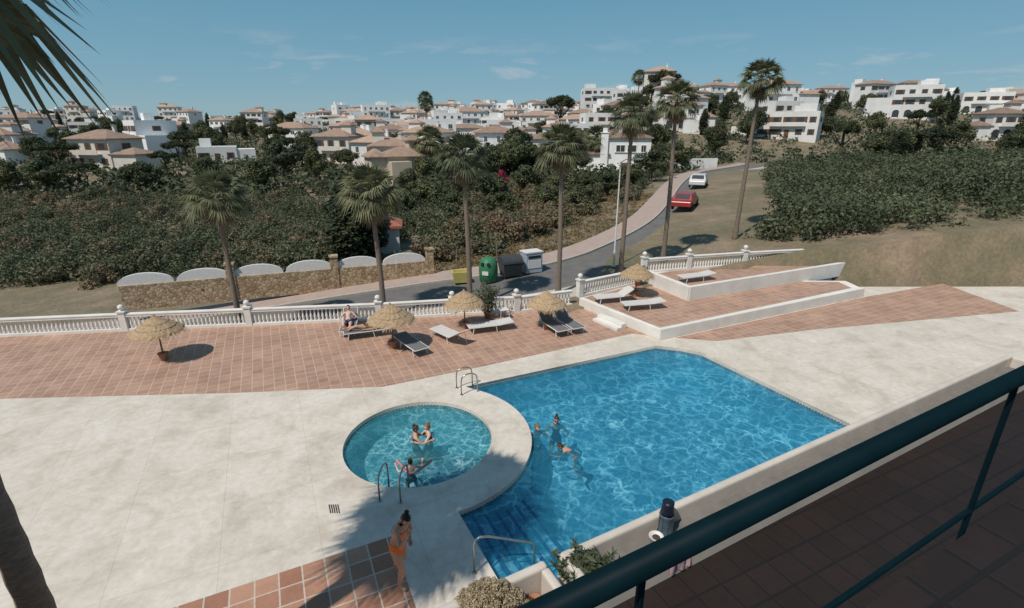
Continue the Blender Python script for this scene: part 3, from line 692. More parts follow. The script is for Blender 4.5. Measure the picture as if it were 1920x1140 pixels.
mb=MB(); mb.add([(-.5,-.38,.12),(.5,-.38,.12),(.5,.38,.12),(-.5,.38,.12),(-.6,-.5,.85),(.6,-.5,.85),(.6,.5,.85),(-.6,.5,.85)],[(3,2,1,0),(0,1,5,4),(1,2,6,5),(2,3,7,6),(3,0,4,7),(4,5,6,7)]); O('body',mb.mesh('body',gd),t)
mb=MB(); v=[];f=[]
for i in range(11):
    a=math.pi*i/10; v+=[(-.62,-.52*math.cos(a),.87+.38*math.sin(a)),(.62,-.52*math.cos(a),.87+.38*math.sin(a))]
for i in range(10): f.append((2*i,2*i+1,2*i+3,2*i+2))
f+= [tuple(range(0,22,2))[::-1],tuple(range(1,22,2)),(0,20,21,1)]
mb.add(v,f); O('lid',mb.mesh('lid',gd),t)
for sx in(-.45,.45):
    for sy in (-.32,.32): O('wheel',MB().tube([(sx-.03,sy,.09),(sx+.03,sy,.09)],.09,12).mesh('wheel',bk),t)
t=bin_base('paper_bank','pale blue and white box-shaped paper bank',1.15,29.3,.45)
bevel(O('body',MB().box((0,0,.6),(1.1,.8,1.2)).mesh('body',pb),t),.04)
O('slot',MB().box((0,-.41,.98),(.8,.04,.14)).mesh('slot',bk),t); O('sign_panel',MB().box((0,-.41,.55),(.85,.03,.5)).mesh('sign_panel',plw),t)
O('lid',MB().box((0,0,1.24),(1.16,.86,.07)).mesh('lid',plw),t)
t=bin_base('skip_bin','open yellow plastic recycling bin',-2.95,27.75,.2)
mb=MB(); mb.add([(-.36,-.3,.08),(.36,-.3,.08),(.36,.3,.08),(-.36,.3,.08),(-.45,-.38,.7),(.45,-.38,.7),(.45,.38,.7),(-.45,.38,.7),(-.38,-.31,.7),(.38,-.31,.7),(.38,.31,.7),(-.38,.31,.7),(-.33,-.27,.3),(.33,-.27,.3),(.33,.27,.3),(-.33,.27,.3)],[(3,2,1,0),(0,1,5,4),(1,2,6,5),(2,3,7,6),(3,0,4,7),(4,5,9,8),(5,6,10,9),(6,7,11,10),(7,4,8,11),(8,9,13,12),(9,10,14,13),(10,11,15,14),(11,8,12,15),(12,13,14,15)]); O('body',mb.mesh('body',ym),t)
for sx in(-.3,.3): O('wheel',MB().tube([(sx-.03,-.2,.08),(sx+.03,-.2,.08)],.08,12).mesh('wheel',bk),t)
t=T('street_lamp','thin grey street lamp with a single short arm','street lamp',(6.05,29.2,tz(6.05,29.2)+.1))
O('pole',MB().tube([(0,0,0),(0,0,.9),(0,0,.92),(0,0,6.0)],[.075,.07,.05,.035],10).lathe([(.13,0),(.13,.05),(.08,.1)],10).mesh('pole',plw),t)
O('arm',MB().tube([(0,0,5.95),(.3,0,6.12),(.75,.05,6.15)],.025,8).mesh('arm',plw),t)
O('lamp_head',MB().ell((.98,.05,6.15),(.28,.09,.06)).mesh('lamp_head',plw,True),t)
def car(x,y,rz,colm,lab):
    t=T('parked_car',lab,'car',(x,y,tz(x,y)+.07),rz,'cars parked on the road')
    prof=[(-2.05,.35),(-2.05,.75),(-1.75,.92),(-1.35,1.38),(.35,1.42),(1.0,.98),(1.85,.82),(2.05,.6),(2.05,.35)]
    mb=MB(); n=len(prof)
    v=[(p[0],-.82+(.12 if p[1]>1.2 else 0),p[1]) for p in prof]+[(p[0],.82-(.12 if p[1]>1.2 else 0),p[1]) for p in prof]
    mb.add(v,[tuple(range(n))[::-1],tuple(range(n,2*n))]+[(i,(i+1)%n,(i+1)%n+n,i+n) for i in range(n)]); bevel(O('body',mb.mesh('body',colm),t),.06,3)
    for s in(-1,1):
        O('window',MB().add([(-1.3,s*.80,.97),(.8,s*.80,.97),(.3,s*.735,1.33),(-1.15,s*.735,1.33)],[(0,1,2,3)]).mesh('window',dark),t)
        for xx in(-1.3,1.3): O('wheel',MB().tube([(xx,s*.70,.32),(xx,s*.86,.32)],.32,18).mesh('wheel',bk),t)
        O('headlight',MB().ell((2.0,s*.6,.68),(.08,.15,.08)).mesh('headlight',plw,True),t)
    O('windscreen',MB().add([(1.02,-.66,1.0),(1.02,.66,1.0),(.42,.6,1.39),(.42,-.6,1.39)],[(0,1,2,3)]).mesh('windscreen',dark),t)
    O('rear_window',MB().add([(-1.72,-.62,.98),(-1.72,.62,.98),(-1.4,.6,1.34),(-1.4,-.6,1.34)],[(0,1,2,3)]).mesh('rear_window',dark),t)
car(15.2,44.9,R(62),M('red_car_paint',(.32,.03,.025),None,.3,3,spec=.6),'red hatchback parked at the side of the road')
car(20.6,57.2,R(66),M('white_car_paint',(.6,.6,.6),None,.3,3,spec=.6),'white car parked uphill beside the road')
# ---------------------------------------------------------------- parasols
def parasol():
    t=T('straw_parasol','conical straw thatch parasol with wooden pole in pot','parasol',group='straw parasols on the terrace')
    mb=MB(); n=56
    mb.lathe([(.86,1.14),(.80,1.22),(.62,1.34),(.62,1.36),(.40,1.50),(.40,1.52),(.2,1.63),(.06,1.72),(.02,1.80)],n,jit=.03)
    for i in range(260):
        a=random.random()*6.283; r0=random.choice((.84,.84,.62,.40)); z0={.84:1.15,.62:1.35,.40:1.51}[r0]; L=random.uniform(.06,.17); w=.014
        c=Vector((math.cos(a)*r0,math.sin(a)*r0,z0)); o=Vector((math.cos(a),math.sin(a),-1.1))*L*.8; s=Vector((-math.sin(a),math.cos(a),0))*w
        mb.add([c-s,c+s,c+o+s*.4,c+o-s*.4],[(0,1,2,3)])
    O('canopy',mb.mesh('canopy',straw),t)
    O('pole',MB().tube([(0,0,.0),(0,0,1.75)],.03,8).mesh('pole',wood),t)
    rb=MB()
    for i in range(8):
        a=i*math.pi/4; rb.tube([(0,0,1.6),(math.cos(a)*.78,math.sin(a)*.78,1.15)],.012,5)
    O('ribs',rb.mesh('ribs',wood),t)
    O('base',MB().lathe([(.13,0),(.16,.22),(.18,.24),(.18,.28),(.14,.28),(.03,.26)],16).mesh('base',terracotta),t)
    return t
u1=parasol(); u1.location=(-4.68,18.3,.01); u1.scale=(1.04,)*3
copy_thing(u1,(-2.04,20.4,.01),1,.97); copy_thing(u1,(1.47,20.3,.01),2,.97); copy_thing(u1,(6.05,23.6,.41),3,.93)
copy_thing(u1,(-13,17.2,.01),3,1.0)
def lounger(fab,back,lab):
    t=T('sun_lounger',lab,'sun lounger',group='sun loungers on the terrace')
    fr=MB(); h=.3
    for s in(-1,1): fr.tube([(-.95,s*.3,h),(.35,s*.3,h)],.02,6)
    fr.tube([(-.95,-.3,h),(-.95,.3,h)],.02,6); fr.tube([(.35,-.3,h),(.35,.3,h)],.018,6)
    O('frame',fr.mesh('frame',plw),t)
    O('seat',MB().box((-.3,0,h+.012),(1.28,.56,.016)).mesh('seat',fab),t)
    ca,sa=math.cos(back),math.sin(back); bb=MB()
    bb.box((0,0,0),(.6,.56,.016)); bb.v=[(.36+(x+.3)*ca-z*sa,y,h+.014+(x+.3)*sa+z*ca) for x,y,z in bb.v]
    for s in(-1,1): bb.tube([(.36,s*.3,h),(.36+.62*ca,s*.3,h+.62*sa)],.02,6,1)
    bb.tube([(.36+.62*ca,-.3,h+.62*sa),(.36+.62*ca,.3,h+.62*sa)],.02,6,1)
    if back>.3: bb.tube([(.36+.4*ca,.25,h+.4*sa),(.36+.5*ca,.25,.02)],.012,5,1)
    O('backrest',bb.mesh('backrest',[fab,plw]),t)
    for x in(-.75,.2):
        for s in(-1,1): O('leg',MB().tube([(x,s*.29,h),(x+(-.06 if x<0 else .06),s*.29,0)],.018,6).mesh('leg',plw),t)
    return t
lw=lounger(fabw,.12,'white sun lounger laid flat on terracotta tiles'); lwb=lounger(fabw,.55,'white sun lounger with raised backrest on tiles')
lg=lounger(fabg,.05,'dark grey sun lounger laid flat under the parasol'); lgb=lounger(fabg,.8,'grey sun lounger with backrest raised beside parasol')
def put(o,x,y,z,rz): o.location=(x,y,z); o.rotation_euler=(0,0,rz)
put(lg,-3.98,18.2,.01,R(128)); put(lw,-.95,20.1,.01,R(18)); put(lwb,-2.55,19.05,.01,R(-46)); put(lgb,1.72,20.15,.01,R(117))
copy_thing(lgb,(2.4,20.45,.01),R(116))
copy_thing(lwb,(4.8,22.75,.41),R(15)); copy_thing(lw,(5.95,21.75,.41),R(12)); copy_thing(lw,(9.3,24.6,.89),R(20))
copy_thing(lgb,(-6.95,20.15,.01),R(100)); copy_thing(lg,(-6.0,19.5,.01),R(20))
# ---------------------------------------------------------------- ladders and rails
def ladder(x,y,rz,top=.72,foot=-.35,dep=-.9):
    t=T('pool_ladder','steel pool ladder with two hooped handrails','pool ladder',(x,y,0),rz,'steel pool ladders')
    for s in(-.25,.25):
        p=[(foot,s,0)]+[(foot,s,top*.6)]+[(foot/2+.1+(foot/2-.1)*math.cos(a)*1.0,s,top*.72+top*.28*math.sin(a)) for a in [math.pi*k/8 for k in range(1,8)]]+[(.2,s,top*.55),(.2,s,dep)]
        O('handrail',MB().tube(p,.022,8).lathe([(.05,.0),(.05,.015)],10,(foot,s,0)).mesh('handrail',steel,True),t)
    for k in range(2): O('tread',MB().box((.2,0,-.28-.25*k),(.08,.5,.025)).mesh('tread',steel),t)
ladder(-1.42,14.92,R(24)); ladder(-2.78,10.0,R(84),.72,-.42,-.58)
t=T('handrail','curved steel handrail beside the pool steps','handrail',(0,0,0))
O('rail',MB().tube([(-.73,7.6,0),(-.73,7.6,.7),(-.70,7.61,.8),(-.62,7.63,.85),(-.45,7.67,.83),(.30,7.86,.50),(.40,7.89,.44),(.45,7.9,.34),(.45,7.9,-.45)],.022,8).lathe([(.05,0),(.05,.015)],10,(-.73,7.6,0)).mesh('rail',steel,True),t)
mb=MB()
for i in range(5): mb.box((-4.05-.1+i*.05,9.35,.008),(.02,.3,.008),A)
O('drain_grate',mb.mesh('drain_grate',bk),None,label='small dark drain grate set in deck',category='drain')
def potplant(x,y,z,s,lab,mat,n=900,lf=.06,rr=.5,hh=.6):
    t=T('potted_plant',lab,'potted plant',(x,y,z))
    O('pot',MB().lathe([(.14*s,0),(.19*s,.3*s),(.21*s,.31*s),(.21*s,.36*s),(.18*s,.36*s),(.17*s,.33*s),(.02,.33*s)],18).mesh('pot',terracotta,True),t)
    st=MB(); cl=[]
    for i in range(9):
        a=i*2.4; e=Vector((math.cos(a)*rr*random.uniform(.3,1),math.sin(a)*rr*random.uniform(.3,1),.36*s+hh*random.uniform(.6,1.6)))
        st.tube([(0,0,.33*s),tuple(e*.5+Vector((0,0,.1))),tuple(e)],[.012,.01,.005],5); cl.append([e.x,e.y,e.z,.22*rr/.5]); cl.append([e.x*.7,e.y*.7,e.z*.8,.2*rr/.5])
    O('stems',st.mesh('stems',barkm),t); O('foliage',leafcloud('foliage',cl,n,lf,mat,RNG,shell=.2,elong=3),t); return t
potplant(-1.12,21.6,.01,.85,'oleander shrub in terracotta pot beside the balustrade',g_palm,1100,.05,.6,.7)
potplant(6.55,25.3,.41,.8,'leafy shrub in a pot against the balustrade',g_palm,700,.05,.35,.5)
t=T('garden_chair','white metal garden chair beside the balustrade','chair',(-.38,21.55,.01),R(200))
O('seat',MB().box((0,0,.44),(.42,.42,.03)).mesh('seat',plw),t)
mb=MB(); mb.tube([(-.2,-.2,.44),(-.2,-.24,.85),(.2,-.24,.85),(.2,-.2,.44)],.014,6)
for i in range(4): mb.tube([(-.12+.08*i,-.2,.45),(-.12+.08*i,-.24,.85)],.008,5)
O('backrest',mb.mesh('backrest',plw),t)
for sx in(-1,1):
    for sy in(-1,1): O('leg',MB().tube([(sx*.19,sy*.19,.43),(sx*.21,sy*.21,0)],.014,6).mesh('leg',plw),t)
# ---------------------------------------------------------------- near balconies
B1=R(28); bu=Vector((math.cos(B1),math.sin(B1))); bv=Vector((-math.sin(B1),math.cos(B1)))
def bp(o,a,b): return (o[0]+bu.x*a+bv.x*b,o[1]+bu.y*a+bv.y*b)
o1=(.28,3.49); ZT=4.6; ZF=4.2
pm=M('cream_planter_plaster',(.62,.56,.49),(.50,.45,.39),.85,3,.15,50)
screed=M('shade_grey_screed',(.20,.185,.17),(.15,.14,.125),.9,6,.2,60)  # dark grey puts the shade inside the troughs into the colour
t=T('apartment_building','cream apartment building with stepped planted balconies','apartment building',(0,0,0))
mb=MB(); mb.prism([bp(o1,-12,-.55),bp(o1,16,-.55),bp(o1,16,-8),bp(o1,-12,-8)],-.1,4.09); O('wall',mb.mesh('wall',pm),t)
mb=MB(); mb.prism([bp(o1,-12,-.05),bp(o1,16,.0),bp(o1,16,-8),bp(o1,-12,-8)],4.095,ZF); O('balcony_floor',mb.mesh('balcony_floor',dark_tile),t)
rl=(.089,.787)
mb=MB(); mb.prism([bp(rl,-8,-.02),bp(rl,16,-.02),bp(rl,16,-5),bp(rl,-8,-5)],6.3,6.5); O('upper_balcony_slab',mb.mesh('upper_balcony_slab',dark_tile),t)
def planter(lab,o,L,Wd,floor,w=.085):
    t=T('planter_box',lab,'planter',(o[0],o[1],0),B1)
    mb=MB(); z0=4.1
    mb.box((L/2,-w/2,(z0+ZT)/2),(L,w,ZT-z0)); mb.box((L/2,-Wd+w/2,(z0+ZT)/2-.03),(L,w,ZT-z0-.06))
    mb.box((w/2,-Wd/2,(z0+ZT)/2),(w,Wd-2*w,ZT-z0)); mb.box((L-w/2,-Wd/2,(z0+ZT)/2),(w,Wd-2*w,ZT-z0))
    bevel(O('trough',mb.mesh('trough',pm),t),.03,3)
    O('soil',MB().box((L/2,-Wd/2,(4.205+floor)/2),(L-2*w,Wd-2*w,floor-4.205)).mesh('soil',screed),t)
    return t
o2=(.41,3.56)
planter('cream plastered planter box with dried flowers',bp(o1,-6,0),6.0,.42,4.3)
planter('long cream plastered planter trough with plant and lantern',o2,9.0,.42,4.42)
t=T('balcony_railing','dark teal tubular balcony railing','railing',(0,0,0))
a_=bp(rl,-3,0); b_=bp(rl,14,0); RZ=7.255
O('handrail',MB().tube([(a_[0],a_[1],RZ),(b_[0],b_[1],RZ)],.032,24).mesh('handrail',teal,True),t)
for k in (.24,2.2,4.2,6.2): q=bp(rl,k,0); O('post',MB().tube([(q[0],q[1],6.3),(q[0],q[1],RZ-.02)],.011,8).mesh('post',teal),t)
q0=bp(rl,-3,0); O('lower_rail',MB().tube([(q0[0],q0[1],6.6),(b_[0],b_[1],6.6)],.012,8).mesh('lower_rail',teal),t)
t=T('dried_flower_plant','mass of dried cream hydrangea flower heads in planter','plant',(-.17,3.09,4.3))
st=MB(); cl=[]
for i in range(60):
    a=i*2.4; r=.27*math.sqrt((i+.5)/60); e=Vector((math.cos(a)*r*1.1,math.sin(a)*r*.8,.22+.15*(1-(r/.27)**2)+random.uniform(-.03,.03)))
    st.tube([(e.x*.3,e.y*.3,0),tuple(e)],.004,4); cl.append([e.x,e.y,e.z,random.uniform(.03,.05)])
O('stems',st.mesh('stems',barkm),t)
O('flower_heads',leafcloud('flowers',cl,16000,.011,leafmat('dried_petals',(.34,.27,.18),(.50,.41,.29),20,trans=.1),RNG,shell=.5,elong=1.2),t)
t=T('succulent_plant','dark spiky succulent plant with upright leafy stems in planter','succulent plant',(.64,3.47,4.42),0,None,1.3)
cm=M('succulent_green',(.075,.10,.05),(.04,.06,.03),.7,15,.4,40)
for i in range(13):
    a=i*2.4; r=.085*math.sqrt(i+.4)/1.6; mb=MB(); tip=Vector((r*math.cos(a)*1.4,r*math.sin(a)*1.0,random.uniform(.10,.24)))
    b0=Vector((r*math.cos(a)*.6,r*math.sin(a)*.6,0)); mb.tube([b0,b0*.5+tip*.5,tip],[.009,.011,.005],7)
    for k in range(40):
        p=b0.lerp(tip,random.uniform(.15,1)); d=Vector((random.gauss(0,1),random.gauss(0,1),random.gauss(.5,.6))).normalized(); s=d.orthogonal().normalized()*.007
        mb.add([p,p+d*.02+s,p+d*.05,p+d*.02-s],[(0,1,2,3)])
    O('stem',mb.mesh('stem',cm,False),t)
O('leaf_rosette',leafcloud('leaf_rosette',[[0,0,.08,.09],[.05,.02,.13,.06],[-.06,0,.12,.06]],520,.02,g_hedge,RNG,shell=.3,elong=3.5),t)
pg=MB().lathe([(.035,0),(.05,.06),(.055,.062),(.055,.08),(.046,.08),(.04,.06),(.002,.06)],18).mesh('flower_pot',terracotta,True)
for i,(x,y,z) in enumerate(((.115,3.19,4.3),(.20,3.255,4.3),(.17,3.15,4.3))): O('flower_pot',pg,None,(x,y,z),label='small empty terracotta pot standing in the planter',category='flower pot',group='small terracotta pots in the planter').scale=(1.2,)*3
t=T('white_pot','small white ceramic pot with dark soil','flower pot',(1.38,3.84,4.42))
O('pot',MB().lathe([(.045,0),(.066,.09),(.072,.098),(.062,.098),(.055,.08),(.002,.08)],20).mesh('pot',plw,True),t); O('soil',MB().lathe([(.054,.078),(.001,.085)],14).mesh('soil',soil),t)
lb1=M('blue_grey_enamel',(.08,.12,.15),(.05,.08,.10),.4,12)
t=T('lantern','blue-grey lantern with dark cap on planter ledge','lantern',(1.51,3.98,4.42))
O('body',MB().lathe([(.07,0),(.08,.02),(.07,.03),(.066,.20),(.075,.22),(.07,.24)],14).mesh('body',lb1,True),t)
O('cap',MB().lathe([(.07,.24),(.06,.28),(.055,.35),(.058,.37),(.01,.375)],14).mesh('cap',M('navy_cap',(.01,.015,.035),None,.4,5),True),t)
gb=MB()
for i in range(8): a=i*math.pi/4; gb.tube([(.071*math.cos(a),.071*math.sin(a),.02),(.071*math.cos(a),.071*math.sin(a),.23)],.004,4)
O('cage',gb.mesh('cage',M('dark_wire',(.08,.09,.10),None,.5,5)),t)
v=[];f=[]
for i in range(13):
    for j in range(15):
        x=.0+i*.02; s=(j-2)*.026; y=-.43 -.012*math.sin(i*1.1)*(1 if s>0 else .2) if s>=0 else -.34; z=ZT-.045-max(0,s) if s>=0 else ZT-.045+s*.6
        v.append((x,y-.01*math.sin(i*1.7+j*.5)*(s>0),z))
for i in range(12):
    for j in range(14): a=i*15+j; f.append((a,a+1,a+16,a+15))
O('towel',MB().add(v,f).mesh('towel',M('pink_towel',(.50,.32,.36),(.42,.26,.30),.95,10,.4,90),True),None,(o2[0]+bu.x*.98,o2[1]+bu.y*.98,0),B1,label='pale pink towel draped over the planter wall',category='towel')
# ---------------------------------------------------------------- people
skinm=[M('tanned_skin',(.54,.32,.215),(.46,.265,.175),.55,6,spec=.35),M('fair_skin',(.64,.42,.33),(.57,.36,.27),.55,6,spec=.35)]
eyem=M('eye_dark',(.05,.035,.025),None,.3,5); lipm=M('lips',(.36,.14,.11),None,.5,5)
hairs={'black':M('black_hair',(.02,.014,.011),(.01,.008,.006),.5,30),'brown':M('brown_hair',(.07,.04,.022),(.04,.022,.012),.55,30),'fair':M('fair_hair',(.22,.14,.07),(.15,.09,.045),.55,30)}
def person(label,loc,rz,pose,H=1.65,skin=0,hair='brown',bun=True,top=None,bottom=None,pz=None,glasses=False,build=1.0):
    k=H/1.65; vz=lambda t: Vector(t).normalized()
    up=vz(pose.get('torso',(0,0,1))); hd=vz(pose.get('head',up)); rt=Vector((1,0,0))
    V_=[];E=[];Rr=[]
    def add(p,r,par=None):
        V_.append(Vector(p)); Rr.append(r*k*build)
        if par is not None: E.append((par,len(V_)-1))
        return len(V_)-1
    pel=add((0,0,0),.118); wa=add(up*.14*k,.092,pel); chs=add(up*.29*k,.115,wa); uc=add(up*.40*k,.09,chs); ne=add(up*.47*k,.05,uc); nk=add(up*.47*k+hd*.06*k,.047,ne)
    hb=MB()
    for s,(ud,fd) in ((1,pose['armR']),(-1,pose['armL'])):
        sh=up*.405*k+rt*s*.158*k; a=add(sh,.054,uc); el=sh+vz(ud)*.27*k; m=add((sh+el)/2,.045,a); b=add(el,.038,m); wr=el+vz(fd)*.235*k; m2=add((el+wr)/2-(wr-el)*.2,.037,b); c=add(wr,.025,m2)
        f_=vz(fd); pal=wr+f_*.075*k; add(pal,.026,c)
        sd=f_.cross(Vector((0,0,1)))
        if sd.length<.2: sd=Vector((0,1,0))
        sd.normalize(); nn_=f_.cross(sd)
        for i,(off,ln) in enumerate(((-.026,.058),(-.009,.07),(.009,.074),(.026,.066))):
            b0=pal+sd*off*k; k1=b0+f_*(ln*.55+.02)*k+nn_*.006*s; k2=k1+(f_*.8+nn_*.45*s).normalized()*ln*.5*k; hb.tube([b0,k1,k2],[.0105*k,.0095*k,.0075*k],6)
        tb=wr+f_*.03*k+sd*.02*k; hb.tube([tb,tb+(sd+f_*.7).normalized()*.04*k,tb+(sd*.5+f_).normalized()*.075*k],[.012*k,.0105*k,.008*k],6)
    feetz=0
    for s,(td,shd,fd) in ((1,pose['legR']),(-1,pose['legL'])):
        hp=-up*.045*k+rt*s*.092*k; a=add(hp,.097,pel); kn=hp+vz(td)*.41*k; m=add(hp.lerp(kn,.5),.080,a); b=add(kn,.053,m); an=kn+vz(shd)*.39*k; cf=add(kn.lerp(an,.33),.056,b); c=add(an,.031,cf)
        f_=vz(fd); heel=an+vz(shd)*.045*k; mid=add(heel+f_*.07*k,.033,c); toe=add(heel+f_*.155*k,.027,mid); feetz=min(feetz,heel.z-.03*k,V_[toe].z-.027*k)
    me=D.meshes.new('sk'); me.from_pydata(V_,E,[]); ob=D.objects.new('sk',me); sc.collection.objects.link(ob)
    md=ob.modifiers.new('s','SKIN'); md.use_smooth_shade=True
    for i,d in enumerate(me.skin_vertices[0].data): d.radius=(Rr[i],Rr[i]); d.use_root=(i==0)
    sb=ob.modifiers.new('u','SUBSURF'); sb.levels=2; sb.render_levels=2
    dg=bpy.context.evaluated_depsgraph_get(); bm_=D.meshes.new_from_object(ob.evaluated_get(dg)); D.objects.remove(ob)
    bv_=[v.co.copy() for v in bm_.vertices]; bn=[v.normal.copy() for v in bm_.vertices]; bf=[tuple(p.vertices) for p in bm_.polygons]
    z0=-feetz if pz is None else pz
    t=T('person',label,'person',(loc[0],loc[1],loc[2]),rz)
    off=Vector((0,0,z0))
    B=MB(); B.add(bv_,bf,0); B.add(hb.v,hb.f,0)
    hf=vz(pose.get('look',(0,1,0))); hf=(hf-hd*hf.dot(hd)).normalized(); hr=hf.cross(hd).normalized()
    Mx=Matrix((hr,hf,hd)).transposed(); hc=up*.47*k+hd*.155*k+hf*.012*k
    def face(p):
        q=p.copy()
        if q.z<0: q.x*=1+.32*q.z; q.y*=1+.12*q.z
        return q
    B.ell(hc,(.074*k,.093*k,.112*k),18,12,0,Mx,face)
    def hp_(x,y,z): return hc+Mx@(Vector((x,y,z))*k)
    B.tube([hp_(0,.085,.012),hp_(0,.103,-.018),hp_(0,.088,-.03)],[.006*k,.013*k,.008*k],6)
    for s in(-1,1):
        B.ell(hp_(s*.075,-.005,-.008),(.010*k,.02*k,.03*k),8,6,0,Mx); B.ell(hp_(s*.03,.082,.012),(.010*k,.006*k,.005*k),8,6,1,Mx)
        B.tube([hp_(s*.016,.086,.028),hp_(s*.042,.077,.030)],.002*k,4,3)
    B.ell(hp_(0,.080,-.055),(.020*k,.007*k,.005*k),8,6,2,Mx)
    hm=hairs[hair]; me=B.mesh('body',[skinm[skin],eyem,lipm,hm],True); b=O('body',me,t,off)
    h=MB(); h.ell(hc,(.083*k,.101*k,.12*k),18,12,0,Mx,None,lambda p: not(p.y>.25 and p.z<.42) and p.z>-.55)
    if bun: h.ell(hc+Mx@Vector((0,-.06*k,.125*k)),(.045*k,.045*k,.04*k),10,8,0,Mx)
    O('hair',h.mesh('hair',hm,True),t,off)
    if glasses:
        g=MB()
        for s in(-1,1): g.ell(hp_(s*.03,.093,.012),(.026*k,.008*k,.02*k),10,6,0,Mx)
        g.tube([hp_(-.08,0,.015),hp_(-.055,.088,.018),hp_(.055,.088,.018),hp_(.08,0,.015)],.004*k,5); O('sunglasses',g.mesh('sunglasses',dark),t,off)
    def cloth(nm,test,mat,push=.009):
        keep=[f for f in bf if test(sum((bv_[i] for i in f),Vector())/len(f))]
        ids={};v=[];ff=[]
        for f in keep:
            q=[]
            for i in f:
                if i not in ids: ids[i]=len(v); v.append(bv_[i]+bn[i]*push)
                q.append(ids[i])
            ff.append(tuple(q))
        if ff: O(nm,MB().add(v,ff).mesh(nm,mat,True),t,off)
    def axial(p): a=p.dot(up); return a,(p-up*a)
    if bottom:
        def tb(p):
            a,r=axial(p); return -.17*k<a<.05*k and a>-.16*k+abs(r.x)*.7-.01 and r.length<.24*k
        cloth('swimwear_bottom',tb,bottom)
    if top:
        full=isinstance(top,tuple); tm=top[0] if full else top
        def tt(p):
            a,r=axial(p); return ((.0 if full else .23)*k<a<.355*k and r.length<.165*k)
        cloth('swimwear_top',tt,tm)
    return t
orange=M('orange_swimwear',(.90,.20,.03),(.80,.16,.02),.7,10); blackc=M('black_swimwear',(.015,.015,.017),None,.6,8); bluec=M('blue_swimwear',(.03,.06,.14),None,.7,8); coral=M('coral_swimwear',(.60,.28,.18),(.5,.22,.14),.7,10)
walk=dict(torso=(-.05,.26,1),head=(0.08,.62,1),look=(.55,1,-.5),armR=((.40,.55,-.70),(-.45,.35,1.0)),armL=((-.65,-.25,-1),(.70,.5,-.55)),legR=((.16,.50,-1),(.04,-.22,-1),(0,1,-.05)),legL=((-.12,.05,-1),(-.03,-.75,-1),(0,1,-.6)))
person('woman in orange bikini walking with head bowed beside the pool',(-2.12,7.40,.01),R(-112),walk,1.72,0,'black',True,orange,orange,build=1.2)
kneel=dict(torso=(0,.05,1),look=(0,1,-.1),armR=((.4,.7,-.7),(-.3,1,.2)),armL=((-.4,.7,-.7),(.3,1,.2)),legR=((.2,.6,-1),(0,-1,-.08),(0,-.7,-.5)),legL=((-.2,.6,-1),(0,-1,-.08),(0,-.7,-.5)))
person('woman kneeling in shallow water embracing another bather',(-2.74,12.25,-.90),R(-75),kneel,1.6,0,'brown',True,bluec,bluec)
person('bather with hair bun facing companion in shallow pool',(-2.36,12.40,-.89),R(110),kneel,1.55,1,'fair',True,blackc,blackc)
person('child in paddling pool holding a pink foam noodle',(-2.60,10.90,-.80),R(20),dict(kneel,armR=((1,.3,-.6),(.2,1,.3)),armL=((-1,.3,-.6),(-.2,1,.3))),1.3,1,'brown',False,None,bluec)
O('foam_noodle',MB().tube([(-2.98,11.0,.10),(-2.86,10.93,.03),(-2.74,10.80,-.05),(-2.60,10.70,-.09),(-2.44,10.74,-.06),(-2.26,10.85,.02),(-2.06,10.98,.12)],.032,10).mesh('foam_noodle',M('pink_foam',(.60,.26,.24),None,.8,5),True),None,label='bent pink foam pool noodle held by a child',category='pool noodle')
standw=dict(torso=(0,.05,1),look=(0,1,0),armR=((1,.5,-.75),(-.3,1,.25)),armL=((-1,.5,-.75),(.3,1,.25)),legR=((.1,.5,-1),(0,-.8,-1),(0,1,-.1)),legL=((-.1,.4,-1),(0,-.8,-1),(0,1,-.1)))
person('woman in black swimsuit and sunglasses standing in pool',(1.33,13.15,-1.5),R(175),standw,1.72,0,'brown',True,(blackc,),blackc,glasses=True)
person('child standing shoulder deep in the swimming pool',(.72,12.80,-1.5),R(210),standw,1.66,1,'fair',False,None,bluec)
swim=dict(torso=(0,1,.35),head=(0,1,1.1),look=(0,1,-.3),armR=((1,.6,-.3),(-.3,1,-.2)),armL=((-1,.6,-.3),(.3,1,-.2)),legR=((.3,.1,-1),(.1,-.7,-.9),(0,-.5,-1)),legL=((-.3,.1,-1),(-.1,-.7,-.9),(0,-.5,-1)))
person('swimmer in orange suit doing breaststroke in the pool',(1.74,11.75,0),R(75),swim,1.25,0,'brown',True,(coral,),coral,pz=-.265)
lie=dict(torso=(0,-.8,.75),head=(0,-.3,1),look=(0,1,.3),armR=((.5,.3,-.5),(-.2,1,.2)),armL=((-.5,.3,-.5),(.2,1,.2)),legR=((.1,1,.45),(0,.6,-1),(0,1,-.2)),legL=((-.1,1,.1),(0,1,-.1),(0,.6,1)))
person('sunbather reclining on lounger with one knee raised',(-6.95,20.05,.0),R(190),lie,1.68,1,'brown',False,None,bluec,pz=.44)
lie2=dict(torso=(0,-1,.08),head=(0,-1,.25),look=(0,.3,1),armR=((.4,.9,-.25),(-.1,1,.0)),armL=((-.4,.9,-.25),(.1,1,.0)),legR=((.08,1,.0),(0,1,-.05),(0,.5,1)),legL=((-.08,1,.3),(0,1,-.4),(0,.5,1)))
person('sunbather lying flat on lounger under the parasol',(-6.0,19.5,.0),R(110),lie2,1.68,0,'black',False,blackc,blackc,pz=.43)
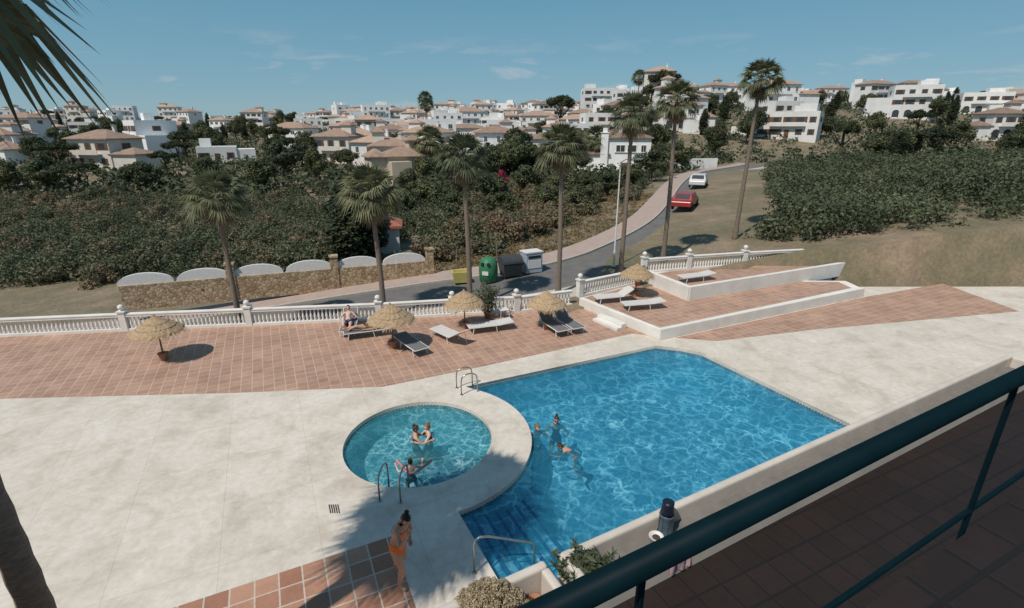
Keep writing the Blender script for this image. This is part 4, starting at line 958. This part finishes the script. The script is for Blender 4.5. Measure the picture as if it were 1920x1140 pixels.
# ---------------------------------------------------------------- light, sky, camera
az=Vector((.65,.76)).normalized(); EL=R(55)
d=Vector((az.x*math.cos(EL),az.y*math.cos(EL),-math.sin(EL)))
sl=D.lights.new('sun','SUN'); sl.energy=3.8; sl.angle=R(.6); sl.color=(1,.93,.84)
so=O('sun',sl); so.rotation_euler=d.to_track_quat('-Z','Y').to_euler(); so.location=(-20,-20,40)
w=D.worlds.new('World'); sc.world=w; w.use_nodes=True; nt=w.node_tree; bg=nt.nodes['Background']
sk=N(nt,'ShaderNodeTexSky'); sk.sky_type='NISHITA'; sk.sun_disc=False; sk.sun_elevation=EL; sk.sun_rotation=math.atan2(-az.x,-az.y); sk.altitude=50; sk.air_density=1.0; sk.dust_density=.3; sk.ozone_density=3
tc=N(nt,'ShaderNodeTexCoord').outputs['Generated']
sp=N(nt,'ShaderNodeSeparateXYZ'); nt.links.new(tc,sp.inputs[0])
k_=1/.10
gr=ramp(nt,sp.outputs[2],[(0,(.23,.38,.46)),(.06,(.175,.355,.46)),(.22,(.110,.305,.43)),(1,(.11,.2,.33))])
grs=N(nt,'ShaderNodeVectorMath',operation='SCALE'); nt.links.new(gr,grs.inputs[0]); grs.inputs['Scale'].default_value=k_
base=mixc(nt,.80,sk.outputs[0],grs.outputs[0])
mp=N(nt,'ShaderNodeMapping'); mp.inputs['Scale'].default_value=(3,3,14); nt.links.new(tc,mp.inputs[0])
cn=noise(nt,mp.outputs[0],2.2,7,.6,.3)
lowm=ramp(nt,sp.outputs[2],[(.0,(0,0,0)),(.03,(1,1,1)),(.10,(1,1,1)),(.16,(0,0,0))])
cf=ramp(nt,cn,[(.56,(0,0,0)),(.74,(.45,.45,.45))])
cl=mixc(nt,1.0,cf,lowm,'MULTIPLY')
skc=mixc(nt,cl,base,(6,6,6))
nt.links.new(skc,bg.inputs[0]); bg.inputs[1].default_value=.10
cam=D.cameras.new('camera'); co=O('camera',cam); cam.sensor_width=36; cam.lens=36*949/1920; cam.clip_end=12000; cam.clip_start=.05
co.location=(0,0,8.2); co.rotation_euler=(R(90-19.2),0,0); sc.camera=co
sc.view_settings.view_transform='Standard'; sc.view_settings.look='None'; sc.view_settings.exposure=0
